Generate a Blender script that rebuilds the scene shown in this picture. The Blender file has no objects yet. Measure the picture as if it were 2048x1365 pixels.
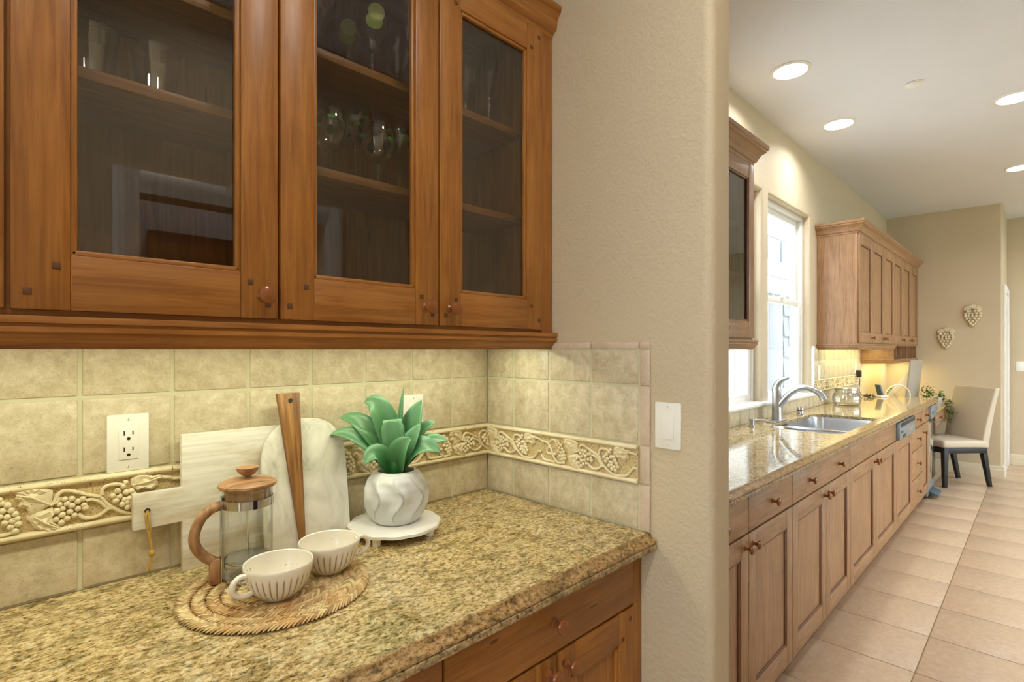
import bpy, bmesh, math, random
from mathutils import Vector, Matrix
R = random.Random(7)
sc = bpy.context.scene
col = sc.collection
PI = math.pi

# ------------------------------------------------------------------ camera
cam_d = bpy.data.cameras.new('camera')
cam_d.sensor_width = 36.0
cam_d.lens = 36.0 * 1060.0 / 2048.0
cam_d.shift_y = 17.5 / 2048.0
cam_d.clip_start = 0.02
cam = bpy.data.objects.new('camera', cam_d)
col.objects.link(cam)
cam.location = (0, 0, 1.385)
cam.rotation_euler = (PI / 2, 0, -PI / 4)
sc.camera = cam

# ------------------------------------------------------------------ world, exposure
wd = bpy.data.worlds.new('sky')
sc.world = wd
wd.use_nodes = True
bg = wd.node_tree.nodes['Background']
bg.inputs['Color'].default_value = (0.80, 0.90, 1.0, 1)
bg.inputs['Strength'].default_value = 9.0
sc.view_settings.view_transform = 'Standard'
sc.view_settings.look = 'None'
sc.view_settings.gamma = 1.0
sc.view_settings.use_curve_mapping = False
sc.view_settings.exposure = 0.0
sc.cycles.use_denoising = True
sc.cycles.max_bounces = 10
sc.cycles.diffuse_bounces = 5
sc.cycles.transparent_max_bounces = 24
sc.cycles.caustics_refractive = False
sc.cycles.caustics_reflective = False
sc.cycles.sample_clamp_indirect = 6.0

CAN_W = 8.0          # watts of each recessed lamp
CAN_COL = (0.98, 0.98, 1.0)
STRIP_COL = (0.97, 1.0, 0.72)
CEIL = 2.97

# ------------------------------------------------------------------ material helpers
def srgb(r, g, b):
    f = lambda c: (c / 12.92) if c <= 0.04045 else ((c + 0.055) / 1.055) ** 2.4
    return (f(r / 255), f(g / 255), f(b / 255), 1)

class NT:
    def __init__(s, name):
        s.m = bpy.data.materials.new(name)
        s.m.use_nodes = True
        s.t = s.m.node_tree
        s.p = s.t.nodes['Principled BSDF']
    def n(s, typ, **kw):
        nd = s.t.nodes.new(typ)
        for k, v in kw.items():
            if k in nd.inputs: nd.inputs[k].default_value = v
            else: setattr(nd, k, v)
        return nd
    def l(s, a, b): s.t.links.new(a, b)
    def coords(s, rnd=True):
        tc = s.n('ShaderNodeTexCoord')
        if not rnd: return tc.outputs['Object']
        oi = s.n('ShaderNodeObjectInfo')
        mul = s.n('ShaderNodeMath', operation='MULTIPLY'); mul.inputs[1].default_value = 23.7
        s.l(oi.outputs['Random'], mul.inputs[0])
        add = s.n('ShaderNodeVectorMath', operation='ADD')
        s.l(tc.outputs['Object'], add.inputs[0]); s.l(mul.outputs[0], add.inputs[1])
        return add.outputs[0]
    def mapped(s, vec, scale, rot=(0, 0, 0)):
        mp = s.n('ShaderNodeMapping')
        mp.inputs['Scale'].default_value = scale
        mp.inputs['Rotation'].default_value = rot
        s.l(vec, mp.inputs['Vector'])
        return mp.outputs[0]
    def noise(s, vec, scale, detail=4, rough=.55, dist=0):
        nz = s.n('ShaderNodeTexNoise')
        nz.inputs['Scale'].default_value = scale
        nz.inputs['Detail'].default_value = detail
        nz.inputs['Roughness'].default_value = rough
        nz.inputs['Distortion'].default_value = dist
        if vec is not None: s.l(vec, nz.inputs['Vector'])
        return nz.outputs['Fac']
    def ramp(s, fac, stops):
        cr = s.n('ShaderNodeValToRGB')
        e = cr.color_ramp.elements
        while len(e) < len(stops): e.new(.5)
        for i, (p, c) in enumerate(stops):
            e[i].position = p; e[i].color = c if len(c) == 4 else (*c, 1)
        s.l(fac, cr.inputs[0])
        return cr.outputs[0]
    def mul(s, a, b, fac=1.0):
        mx = s.n('ShaderNodeMix', data_type='RGBA', blend_type='MULTIPLY')
        mx.inputs['Factor'].default_value = fac
        s.l(a, mx.inputs['A']); s.l(b, mx.inputs['B'])
        return mx.outputs['Result']
    def mix(s, fac, a, b):
        mx = s.n('ShaderNodeMix', data_type='RGBA')
        s.l(fac, mx.inputs['Factor'])
        for nm, v in (('A', a), ('B', b)):
            if isinstance(v, tuple): mx.inputs[nm].default_value = v
            else: s.l(v, mx.inputs[nm])
        return mx.outputs['Result']
    def bump(s, h, strength, dist=.002):
        b = s.n('ShaderNodeBump')
        b.inputs['Strength'].default_value = strength
        b.inputs['Distance'].default_value = dist
        s.l(h, b.inputs['Height'])
        s.l(b.outputs[0], s.p.inputs['Normal'])
    def base(s, c): s.l(c, s.p.inputs['Base Color'])

G = lambda v: (v, v, v, 1)

def plain(name, c, rough=.5, metal=0, emit=0, var=.06, scale=40):
    t = NT(name)
    t.p.inputs['Roughness'].default_value = rough
    t.p.inputs['Metallic'].default_value = metal
    nz = t.noise(t.coords(), scale, 3)
    k = t.ramp(nz, [(.3, tuple(x * (1 - var) for x in c[:3]) + (1,)), (.7, c)])
    t.base(k)
    if emit:
        t.p.inputs['Emission Color'].default_value = c
        t.p.inputs['Emission Strength'].default_value = emit
    return t.m

def wood(name, axis, cs, rough=.38, distress=1.0, along=1.0):
    t = NT(name)
    v = t.coords()
    sc1 = [16, 16, 16]; sc1[axis] = 1.0 * along
    sc2 = [150, 150, 150]; sc2[axis] = 5
    sc3 = [60, 60, 60]; sc3[axis] = 9
    grain = t.noise(t.mapped(v, sc1), 4.0, 5, .55, .9)
    c = t.ramp(grain, [(.28, cs[0]), (.48, cs[1]), (.70, cs[2])])
    fine = t.noise(t.mapped(v, sc2), 2.0, 3)
    c = t.mul(c, t.ramp(fine, [(.35, G(.86)), (.6, G(1.0))]))
    blot = t.noise(v, 7.0, 3)
    c = t.mul(c, t.ramp(blot, [(.3, G(.86)), (.65, G(1.04))]))
    if distress:
        dn = t.noise(t.mapped(v, sc3), 1.0, 2, .4)
        c = t.mul(c, t.ramp(dn, [(.755, G(1)), (.79, G(.35))]), distress)
    t.base(c)
    t.p.inputs['Roughness'].default_value = rough
    t.bump(fine, .05, .001)
    return t.m

def wall_paint(name, c, bump=.5):
    t = NT(name)
    v = t.coords(False)
    a = t.noise(v, 95, 3, .5)
    big = t.noise(v, 2.0, 2)
    t.base(t.ramp(big, [(.3, tuple(x * .97 for x in c[:3]) + (1,)), (.7, c)]))
    t.p.inputs['Roughness'].default_value = .6
    t.bump(t.ramp(a, [(.40, G(0)), (.62, G(1))]), bump, .0022)
    return t.m

def thin_glass(name, tint=(.97, .98, .97, 1), f0=.045, rough=.01, power=4.2):
    t = NT(name)
    lw = t.n('ShaderNodeLayerWeight'); lw.inputs['Blend'].default_value = .5
    pw = t.n('ShaderNodeMath', operation='POWER'); pw.inputs[1].default_value = power
    t.l(lw.outputs['Facing'], pw.inputs[0])
    ma = t.n('ShaderNodeMath', operation='MULTIPLY_ADD')
    ma.inputs[1].default_value = .9; ma.inputs[2].default_value = f0
    t.l(pw.outputs[0], ma.inputs[0])
    tr = t.n('ShaderNodeBsdfTransparent'); tr.inputs[0].default_value = tint
    gl = t.n('ShaderNodeBsdfGlossy'); gl.inputs['Roughness'].default_value = rough
    ms = t.n('ShaderNodeMixShader')
    t.l(ma.outputs[0], ms.inputs[0]); t.l(tr.outputs[0], ms.inputs[1]); t.l(gl.outputs[0], ms.inputs[2])
    out = t.t.nodes['Material Output']
    t.l(ms.outputs[0], out.inputs['Surface'])
    return t.m

def granite(name, rough=.06, tint=None):
    t = NT(name)
    v = t.coords(False)
    w = t.mapped(v, (1.0, 1.5, 1.2), (0, 0, .35))
    a = t.noise(w, 95, 8, .70, .3)
    c = t.ramp(a, [(.34, srgb(70, 66, 52)), (.41, srgb(132, 116, 76)), (.475, srgb(186, 158, 106)),
                   (.55, srgb(207, 186, 140)), (.66, srgb(222, 210, 182))])
    b = t.noise(w, 24, 5, .65, .4)
    c = t.mul(c, t.ramp(b, [(.38, srgb(196, 196, 184)), (.52, G(1))]))
    d = t.noise(t.mapped(v, (1, 1.3, 1), (0, 0, .7)), 230, 4, .7)
    c = t.mul(c, t.ramp(d, [(.33, srgb(92, 92, 84)), (.42, G(1))]))
    if tint:
        c = t.mul(c, t.ramp(b, [(.0, tint), (1, tint)]))
    t.base(c)
    t.p.inputs['Roughness'].default_value = rough
    return t.m

def stone_tile(name, c1, c2, c3, rough=.42):
    t = NT(name)
    v = t.coords()
    a = t.noise(v, 34, 9, .74, .3)
    c = t.ramp(a, [(.30, c1), (.5, c2), (.68, c3)])
    f = t.noise(v, 330, 3, .6)
    c = t.mul(c, t.ramp(f, [(.28, G(.66)), (.42, G(1))]))
    t.base(c)
    t.p.inputs['Roughness'].default_value = rough
    t.bump(t.noise(v, 90, 6, .7), .25, .0015)
    return t.m

# ------------------------------------------------------------------ materials
M = {}
M['wall'] = wall_paint('beige_wall_paint', srgb(203, 187, 158), .28)
M['ceiling'] = wall_paint('white_ceiling_paint', srgb(230, 232, 240), .15)
M['white_trim'] = plain('white_trim_paint', srgb(236, 234, 228), .35)
M['cream_trim'] = plain('cream_trim_paint', srgb(222, 210, 184), .4)
def woodset(key, cs, **kw):
    for i, a in enumerate('xyz'):
        M[key + a] = wood(f'{key}_wood_{a}', i, cs, **kw)
woodset('alder', (srgb(136, 84, 33), srgb(160, 103, 43), srgb(175, 119, 57)))
woodset('glazed', (srgb(140, 101, 66), srgb(161, 121, 83), srgb(176, 137, 99)))  # same alder for the kitchen, paler: cool daylight put into the colour
woodset('olive', (srgb(112, 76, 46), srgb(158, 116, 78), srgb(192, 152, 110)), distress=0, rough=.5, along=3.0)
woodset('acacia', (srgb(92, 58, 26), srgb(136, 92, 46), srgb(176, 130, 74)), distress=0, rough=.5)
M['glaze_shade_line'] = plain('dark_glaze_and_shade_in_bead', srgb(118, 78, 52), .45, var=.3)  # glaze darkened further, panel-edge shadow put into the bead colour
M['peg'] = plain('dark_peg_wood', srgb(96, 58, 26), .5)
M['knob'] = plain('brown_knob_wood', srgb(142, 84, 42), .22, var=.15)
M['granite'] = granite('golden_granite')
M['granite_ogee'] = granite('brown_granite_edge', .3, srgb(224, 204, 184))
M['granite_lower'] = granite('grey_granite_lamination', .35, srgb(224, 216, 216))
M['tile'] = stone_tile('beige_stone_tile', srgb(178, 165, 134), srgb(205, 192, 163), srgb(222, 213, 190))
M['grout'] = plain('beige_grout', srgb(208, 202, 172), .8)
M['pink_tile'] = stone_tile('pinkish_edge_tile', srgb(198, 176, 154), srgb(208, 188, 166), srgb(216, 198, 178))
M['floor_tile'] = stone_tile('tan_floor_tile', srgb(188, 162, 134), srgb(201, 176, 148), srgb(212, 189, 163), .33)
M['floor_grout'] = plain('floor_grout', srgb(166, 148, 116), .8)

def travertine():
    t = NT('cream_travertine')
    v = t.coords()
    a = t.noise(v, 16, 5)
    c = t.ramp(a, [(.3, srgb(216, 200, 160)), (.65, srgb(234, 222, 190))])
    h = t.noise(v, 260, 3, .6)
    msk = t.noise(v, 18, 2)
    pit = t.n('ShaderNodeMath', operation='MULTIPLY')
    t.l(t.ramp(h, [(.60, G(0)), (.66, G(1))]), pit.inputs[0])
    t.l(t.ramp(msk, [(.46, G(0)), (.58, G(1))]), pit.inputs[1])
    c = t.mix(pit.outputs[0], c, srgb(124, 92, 58))
    t.base(c); t.p.inputs['Roughness'].default_value = .6
    return t.m
M['travertine'] = travertine()
def bed():
    t = NT('pitted_travertine_bed')
    v = t.coords()
    h = t.noise(v, 300, 4, .6)
    c = t.ramp(h, [(.36, srgb(150, 126, 82)), (.46, srgb(204, 182, 134)), (.7, srgb(216, 198, 154))])
    t.base(c); t.p.inputs['Roughness'].default_value = .75
    t.bump(h, .6, .002)
    return t.m
M['bed'] = bed()

M['pane'] = thin_glass('clear_pane', f0=.06)
M['cabinet_pane'] = thin_glass('cabinet_pane_glass', tint=(.82, .82, .80, 1), f0=.06)
M['glass'] = thin_glass('clear_glassware', f0=.15, power=2.0)
M['press_glass'] = thin_glass('press_beaker_glass', f0=.045, power=3.6)
M['green_glass'] = thin_glass('green_tinted_glass', tint=(.72, .86, .66, 1), f0=.08, power=2.6)
M['steel'] = plain('brushed_steel', srgb(190, 192, 195), .3, 1, var=.1)
M['chrome'] = plain('polished_steel', srgb(205, 206, 206), .12, 1)
M['sink_steel'] = plain('sink_steel', srgb(205, 207, 212), .27, 1)
M['plastic'] = plain('white_plastic', srgb(240, 238, 232), .3, var=.02)
M['slot'] = plain('dark_slot', srgb(40, 34, 28), .6)
M['black'] = plain('black_plastic', srgb(30, 32, 34), .4)
M['grey_panel'] = plain('blue_grey_control_panel', srgb(132, 146, 156), .35, .3)
M['white_cable'] = plain('white_cable_plastic', srgb(236, 230, 210), .4)
M['bluegrey'] = plain('blue_grey_plastic', srgb(74, 92, 104), .4)
M['panel_grey'] = plain('warm_grey_panel', srgb(168, 160, 146), .5)
M['fabric'] = plain('oatmeal_linen', srgb(206, 194, 172), .9, var=.09, scale=600)
M['dark_wood'] = plain('black_brown_wood', srgb(24, 20, 18), .5)
M['soil'] = plain('dark_soil', srgb(60, 46, 34), .9, var=.5, scale=300)
M['dark_door'] = plain('dark_stained_door', srgb(60, 42, 32), .4, var=.3)
M['lamp_white'] = plain('lit_lamp_lens', (1, .96, .9, 1), .5, emit=7.0)
M['strip'] = plain('lit_strip_lens', (1, .95, .6, 1), .5, emit=3.0)
M['siding'] = plain('blue_grey_siding', srgb(138, 146, 152), .7)
M['house_white'] = plain('white_house_paint', srgb(244, 246, 248), .7)
M['house_glass'] = plain('dark_window_glass', srgb(110, 122, 134), .1)
M['tree'] = plain('outdoor_foliage', srgb(70, 120, 50), .8, var=.5, scale=14)
M['decor'] = plain('cream_cast_decor', srgb(214, 200, 168), .7)
M['rope'] = plain('jute_twine', srgb(186, 148, 70), .9, var=.3, scale=400)

def whitewash():
    t = NT('whitewashed_wood')
    v = t.coords()
    g = t.noise(t.mapped(v, (3, 90, 90)), 2.0, 5, .6)
    c = t.ramp(g, [(.3, srgb(214, 210, 199)), (.5, srgb(226, 223, 214)), (.7, srgb(234, 232, 225))])
    b = t.noise(t.mapped(v, (1, 1, 3)), 9, 4)
    c = t.mul(c, t.ramp(b, [(.3, srgb(226, 208, 180)), (.55, G(1))]))
    t.base(c); t.p.inputs['Roughness'].default_value = .6
    t.bump(g, .15, .001)
    return t.m
M['whitewash'] = whitewash()
def marble():
    t = NT('white_marble')
    v = t.coords(False)
    a = t.noise(t.mapped(v, (1, 1, .7), (0, .5, .3)), 9, 7, .6, 1.6)
    c = t.ramp(a, [(.28, srgb(168, 168, 156)), (.38, srgb(214, 212, 200)), (.52, srgb(234, 232, 222))])
    t.base(c); t.p.inputs['Roughness'].default_value = .3
    return t.m
M['marble'] = marble()
M['white_marble'] = plain('bright_white_marble', srgb(240, 238, 234), .25, var=.07, scale=20)

def attr_mat(name, c_lo, c_hi, rough, speck=False):
    t = NT(name)
    at = t.n('ShaderNodeAttribute', attribute_name='tone')
    c = t.mix(at.outputs['Fac'], c_lo, c_hi)
    if speck:
        s = t.noise(t.coords(False), 170, 2, .5)
        c = t.mul(c, t.ramp(s, [(.24, srgb(120, 92, 62)), (.29, G(1))]))
    t.base(c); t.p.inputs['Roughness'].default_value = rough
    return t.m
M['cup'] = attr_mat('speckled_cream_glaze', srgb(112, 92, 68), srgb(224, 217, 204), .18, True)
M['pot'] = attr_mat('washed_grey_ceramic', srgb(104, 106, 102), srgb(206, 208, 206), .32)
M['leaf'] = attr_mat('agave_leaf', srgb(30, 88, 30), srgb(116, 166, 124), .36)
M['ivy'] = plain('ivy_leaf', srgb(104, 140, 40), .5, var=.5, scale=60)

def straw():
    t = NT('braided_straw')
    ge = t.n('ShaderNodeNewGeometry')
    c = t.ramp(ge.outputs['Random Per Island'], [(0, srgb(150, 124, 82)), (.35, srgb(190, 164, 116)), (.7, srgb(206, 184, 136)), (1, srgb(222, 204, 160))])
    n_ = t.noise(t.coords(False), 14, 3)
    c = t.mul(c, t.ramp(n_, [(.36, srgb(226, 198, 170)), (.6, G(1))]))
    t.base(c); t.p.inputs['Roughness'].default_value = .7
    return t.m
M['straw'] = straw()

# ------------------------------------------------------------------ mesh helpers
def wloc(o):
    v = Vector((0, 0, 0))
    while o is not None:
        v += o.location; o = o.parent
    return v

class MB:
    def __init__(s): s.v = []; s.f = []; s.m = []; s.tone = []
    def add(s, verts, faces, mi=0, tone=1.0):
        o = len(s.v)
        s.v += [tuple(p) for p in verts]
        s.f += [tuple(i + o for i in f) for f in faces]
        s.m += [mi] * len(faces)
        s.tone += (list(tone) if hasattr(tone, '__len__') else [tone] * len(verts))
        return s
    def box(s, lo, hi, mi=0):
        x0, y0, z0 = lo; x1, y1, z1 = hi
        vs = [(x0, y0, z0), (x1, y0, z0), (x1, y1, z0), (x0, y1, z0), (x0, y0, z1), (x1, y0, z1), (x1, y1, z1), (x0, y1, z1)]
        return s.add(vs, [(0, 3, 2, 1), (4, 5, 6, 7), (0, 1, 5, 4), (1, 2, 6, 5), (2, 3, 7, 6), (3, 0, 4, 7)], mi)
    def prism(s, poly, fn, h0, h1, mi=0):
        n = len(poly)
        vs = [fn(a, b, h0) for a, b in poly] + [fn(a, b, h1) for a, b in poly]
        fs = [tuple(range(n - 1, -1, -1)), tuple(range(n, 2 * n))] + [(i, (i + 1) % n, n + (i + 1) % n, n + i) for i in range(n)]
        return s.add(vs, fs, mi)
    def lathe(s, prof, c=(0, 0, 0), n=24, mi=0, axis='z', rad=None, tone=None, closed=False):
        vs = []; ts = []
        for j, (r, h) in enumerate(prof):
            for i in range(n):
                a = 2 * PI * i / n
                rr = r if rad is None else rad(r, h, a)
                x, y = rr * math.cos(a), rr * math.sin(a)
                p = (x, y, h) if axis == 'z' else (x, -h, y) if axis == '-y' else (-h, x, y)
                vs.append((c[0] + p[0], c[1] + p[1], c[2] + p[2]))
                ts.append(1.0 if tone is None else tone(r, h, a))
        fs = []
        m = len(prof)
        for j in range(m - 1 if not closed else m):
            for i in range(n):
                k = (i + 1) % n; j2 = (j + 1) % m
                fs.append((j * n + i, j * n + k, j2 * n + k, j2 * n + i))
        return s.add(vs, fs, mi, ts)
    def tube(s, path, rad, n=8, mi=0, flat=1.0, up=None):
        P = [Vector(p) for p in path]; m = len(P); vs = []
        prev = None
        for i, p in enumerate(P):
            t = (P[min(i + 1, m - 1)] - P[max(i - 1, 0)]).normalized()
            if prev is None:
                a = Vector(up) if up is not None else (Vector((0, 0, 1)) if abs(t.z) < .9 else Vector((1, 0, 0)))
            else: a = prev
            a = (a - t * a.dot(t)).normalized(); prev = a
            b = t.cross(a)
            r = rad[i] if hasattr(rad, '__len__') else rad
            for k in range(n):
                an = 2 * PI * k / n
                vs.append(p + a * (r * flat * math.cos(an)) + b * (r * math.sin(an)))
        fs = [(i * n + k, i * n + (k + 1) % n, (i + 1) * n + (k + 1) % n, (i + 1) * n + k) for i in range(m - 1) for k in range(n)]
        fs += [tuple(range(n - 1, -1, -1)), tuple((m - 1) * n + k for k in range(n))]
        return s.add(vs, fs, mi)
    def ball(s, c, r, nu=10, nv=6, mi=0):
        rx, ry, rz = r if hasattr(r, '__len__') else (r, r, r)
        vs = [(c[0], c[1], c[2] - rz)]
        for j in range(1, nv):
            ph = -PI / 2 + PI * j / nv
            for i in range(nu):
                a = 2 * PI * i / nu
                vs.append((c[0] + rx * math.cos(ph) * math.cos(a), c[1] + ry * math.cos(ph) * math.sin(a), c[2] + rz * math.sin(ph)))
        vs.append((c[0], c[1], c[2] + rz))
        fs = [(0, 1 + (i + 1) % nu, 1 + i) for i in range(nu)]
        for j in range(nv - 2):
            for i in range(nu):
                fs.append((1 + j * nu + i, 1 + j * nu + (i + 1) % nu, 1 + (j + 1) * nu + (i + 1) % nu, 1 + (j + 1) * nu + i))
        T = len(vs) - 1; b = 1 + (nv - 2) * nu
        fs += [(T, b + i, b + (i + 1) % nu) for i in range(nu)]
        return s.add(vs, fs, mi)
    def mesh(s, name, mats, bevel=0, off=Vector((0, 0, 0)), clip=None, segs=2, sharp=35):
        me = bpy.data.meshes.new(name)
        me.from_pydata([tuple(Vector(p) - off) for p in s.v], [], s.f)
        for m in mats: me.materials.append(m)
        me.polygons.foreach_set('material_index', s.m)
        if min(s.tone) < 1.0:
            at = me.attributes.new('tone', 'FLOAT', 'POINT')
            at.data.foreach_set('value', s.tone)
        bm = bmesh.new(); bm.from_mesh(me)
        if clip:
            for co, no in clip:
                bmesh.ops.bisect_plane(bm, geom=bm.verts[:] + bm.edges[:] + bm.faces[:], plane_co=co, plane_no=no, clear_outer=True)
        bmesh.ops.recalc_face_normals(bm, faces=bm.faces)
        if bevel:
            es = [e for e in bm.edges if len(e.link_faces) == 2 and e.calc_face_angle(0) > .5]
            bmesh.ops.bevel(bm, geom=es, offset=bevel, segments=segs, affect='EDGES', clamp_overlap=True, profile=.5)
        bm.to_mesh(me); bm.free()
        me.polygons.foreach_set('use_smooth', [True] * len(me.polygons))
        me.set_sharp_from_angle(angle=math.radians(sharp))
        return me
    def build(s, name, mats, parent=None, bevel=0, local=False, **kw):
        if not isinstance(mats, (list, tuple)): mats = [mats]
        off = Vector((0, 0, 0)) if local or parent is None else wloc(parent)
        return link(name, s.mesh(name, mats, bevel, off, **kw), parent)

def link(name, me, parent=None, loc=None, rotz=0):
    o = bpy.data.objects.new(name, me)
    col.objects.link(o)
    if parent is not None: o.parent = parent
    if loc is not None: o.location = loc
    if rotz: o.rotation_euler = (0, 0, rotz)
    return o

def bx(name, lo, hi, mat, parent=None, bevel=.0015, **kw):
    return MB().box(lo, hi).build(name, mat, parent, bevel, **kw)

def tag(o, label=None, cat=None, group=None, kind=None):
    if label: o['label'] = label
    if cat: o['category'] = cat
    if group: o['group'] = group
    if kind: o['kind'] = kind
    return o

def thing(name, label, cat, loc=(0, 0, 0), rotz=0, group=None):
    o = bpy.data.objects.new(name, None)
    col.objects.link(o)
    o.empty_display_size = .05
    o.location = loc; o.rotation_euler = (0, 0, rotz)
    return tag(o, label, cat, group)

def copy_tree(o, parent=None, loc=None, rotz=None):
    c = o.copy(); col.objects.link(c)
    if parent is not None: c.parent = parent
    if loc is not None: c.location = loc
    if rotz is not None: c.rotation_euler = (0, 0, rotz)
    for ch in list(o.children): copy_tree(ch, c)
    return c

def sweep(path, prof, mb=None, mi=0):
    """moulding: plan path, outward on the right-hand side, profile of (projection, z)"""
    mb = mb or MB()
    P = [Vector(p) for p in path]; m = len(P); n = len(prof); vs = []
    for i, p in enumerate(P):
        ds = []
        if i > 0: ds.append((P[i] - P[i - 1]).normalized())
        if i < m - 1: ds.append((P[i + 1] - P[i]).normalized())
        ns = [Vector((d.y, -d.x)) for d in ds]
        if len(ns) == 1: o = ns[0]
        else: o = (ns[0] + ns[1]) / (1 + ns[0].dot(ns[1]))
        for pr, z in prof: vs.append((p.x + o.x * pr, p.y + o.y * pr, z))
    fs = [(i * n + k, i * n + (k + 1) % n, (i + 1) * n + (k + 1) % n, (i + 1) * n + k) for i in range(m - 1) for k in range(n)]
    fs += [tuple(range(n)), tuple((m - 1) * n + k for k in range(n - 1, -1, -1))]
    return mb.add(vs, fs, mi)

def rrect(x0, x1, y0, y1, r, n=6):
    pts = []
    for cx, cy, a0 in ((x1 - r, y1 - r, 0), (x0 + r, y1 - r, PI / 2), (x0 + r, y0 + r, PI), (x1 - r, y0 + r, 1.5 * PI)):
        for i in range(n + 1):
            a = a0 + PI / 2 * i / n
            pts.append((cx + r * math.cos(a), cy + r * math.sin(a)))
    return pts

# plan constants (metres)
YB = 1.333      # plaster face of the long back wall
YT = 1.325      # face of its tiles
XS = 1.214      # plaster face of the niche side wall
XT = 1.207      # face of its tiles
XE = 1.326      # kitchen face of that wall
YE = 0.548      # its free end
XF = 7.77       # far wall
CT = 0.915      # worktop height

# ------------------------------------------------------------------ setting
def structure(o): return tag(o, kind='structure')

fl = structure(bx('floor', (-1.75, -3.75, -.12), (9.0, 1.46, -.006), M['floor_grout'], bevel=0))
structure(bx('ceiling', (-1.75, -3.75, CEIL), (9.0, 1.46, CEIL + .1), M['ceiling'], bevel=0))

# floor tiles, 403 mm, one grout line along y = .385
TS = .403
ft = MB().box((0, 0, -.012), (TS - .005, TS - .005, 0)).mesh('floor_tile', [M['floor_tile']], .0015)
rest = MB()
for i in range(-4, 19):
    for j in range(-10, 3):
        x = 2.829 + (i - 4) * TS + .0025; y = .385 + j * TS + .0025
        if x > 8.95 or y > 1.35: continue
        if x > 1.0 and j >= -4:
            link('floor_tile', ft, fl, (x, y, 0))
        else: rest.box((x, y, -.012), (x + TS - .005, y + TS - .005, 0))
tag(rest.build('floor_tile_field', M['floor_tile'], fl), kind='stuff')

# long back wall with two window openings, bullnose plaster corners
WIN = [(2.80, 3.718), (3.839, 4.756)]
WZ0, WZ1 = 1.012, 2.465
def wall_with_windows():
    bm = bmesh.new()
    r = .02; K = 6
    def loop(x0, x1, z0, z1, y):
        return [bm.verts.new(p) for p in ((x0, y, z0), (x1, y, z0), (x1, y, z1), (x0, y, z1))]
    def edges(l): return [bm.edges.new((l[i], l[(i + 1) % len(l)])) for i in range(len(l))]
    out = loop(-1.75, 7.80, 0, CEIL, YB)
    es = edges(out)
    outb = loop(-1.75, 7.80, 0, CEIL, YB + .12)
    esb = edges(outb)
    for i in range(4): bm.faces.new((out[i], out[(i + 1) % 4], outb[(i + 1) % 4], outb[i]))
    for (x0, x1) in WIN:
        loops = []
        for k in range(K + 1):
            a = PI / 2 * k / K
            e = r * (1 - math.sin(a)); d = r * (1 - math.cos(a))
            loops.append(loop(x0 - e, x1 + e, WZ0 - e, WZ1 + e, YB + d))
        loops.append(loop(x0, x1, WZ0, WZ1, YB + .12))
        es += edges(loops[0]); esb += edges(loops[-1])
        for a, b in zip(loops, loops[1:]):
            for i in range(4): bm.faces.new((a[i], a[(i + 1) % 4], b[(i + 1) % 4], b[i]))
    bmesh.ops.triangle_fill(bm, edges=es, use_beauty=True)
    bmesh.ops.triangle_fill(bm, edges=esb, use_beauty=True)
    bmesh.ops.recalc_face_normals(bm, faces=bm.faces)
    me = bpy.data.meshes.new('wall_back'); bm.to_mesh(me); bm.free()
    me.materials.append(M['wall'])
    me.polygons.foreach_set('use_smooth', [True] * len(me.polygons))
    me.set_sharp_from_angle(angle=math.radians(40))
    return structure(link('wall_back', me))
wall_back = wall_with_windows()

# niche side wall with a bullnosed free end
def rounded_end_wall():
    r = .024; pts = [(XE, YB), (XS, YB)]
    for i in range(8):
        a = PI + PI / 2 * i / 7
        pts.append((XS + r + r * math.cos(a), YE + r + r * math.sin(a)))
    for i in range(8):
        a = -PI / 2 + PI / 2 * i / 7
        pts.append((XE - r + r * math.cos(a), YE + r + r * math.sin(a)))
    mb = MB().prism(pts, lambda a, b, h: (a, b, h), 0, CEIL)
    return structure(mb.build('wall_side', M['wall']))
wall_side = rounded_end_wall()

# niche left end wall, wall opposite the niche with a cased opening, vestibule behind it
structure(bx('wall_left', (-.48, .62, 0), (-.37, YB, CEIL), M['wall'], bevel=.01))
YO = -.57
ox0, ox1, oz = .462, 1.272, 2.04
mb = MB()
mb.box((-1.75, YO - .12, 0), (ox0, YO, CEIL)).box((ox1, YO - .12, 0), (3.02, YO, CEIL)).box((ox0, YO - .12, oz), (ox1, YO, CEIL))
structure(mb.build('wall_opposite', M['wall']))
cas = MB()
cp = [(0, 0), (.012, 0), (.017, .012), (.017, .03), (.024, .04), (.024, .075), (.018, .09), (0, .09)]
cas.prism(cp, lambda a, b, h: (ox0 - b, YO + a, h), 0, oz + .09)
cas.prism(cp, lambda a, b, h: (ox1 + b, YO + a, h), 0, oz + .09)
cas.prism(cp, lambda a, b, h: (h, YO + a, oz + b), ox0, ox1)
structure(cas.build('trim_1', M['white_trim']))
structure(bx('wall_vestibule', (-.6, -1.40, 0), (2.2, -1.28, CEIL), M['ceiling'], bevel=0))
d4 = structure(bx('door_1', (.62, -1.28, 0), (1.48, -1.235, 2.02), M['dark_door'], bevel=.004))
arch = [(.73 + .64 * 0, 1.05)]
path = [(.74, -1.232, 1.0), (.74, -1.232, 1.62)] + [(1.05 - .31 * math.cos(PI * i / 12), -1.232, 1.62 + .24 * math.sin(PI * i / 12)) for i in range(13)] + [(1.36, -1.232, 1.0)]
MB().tube(path, .012, 6).build('panel_moulding', M['dark_door'], d4)
mb = MB()
mb.box((-1.75, -3.75, 0), (-1.63, -.45, CEIL)).box((-1.75, 1.15, 0), (-1.63, 1.333, CEIL)).box((-1.75, -.45, 0), (-1.63, 1.15, .8)).box((-1.75, -.45, 2.3), (-1.63, 1.15, CEIL))
structure(mb.build('wall_rear', M['wall']))
w4 = MB()  # added unseen window behind the camera, lets daylight onto the niche
for y in (-.45, .32, 1.09): w4.box((-1.72, y, .8), (-1.66, y + .06, 2.3))
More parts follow.
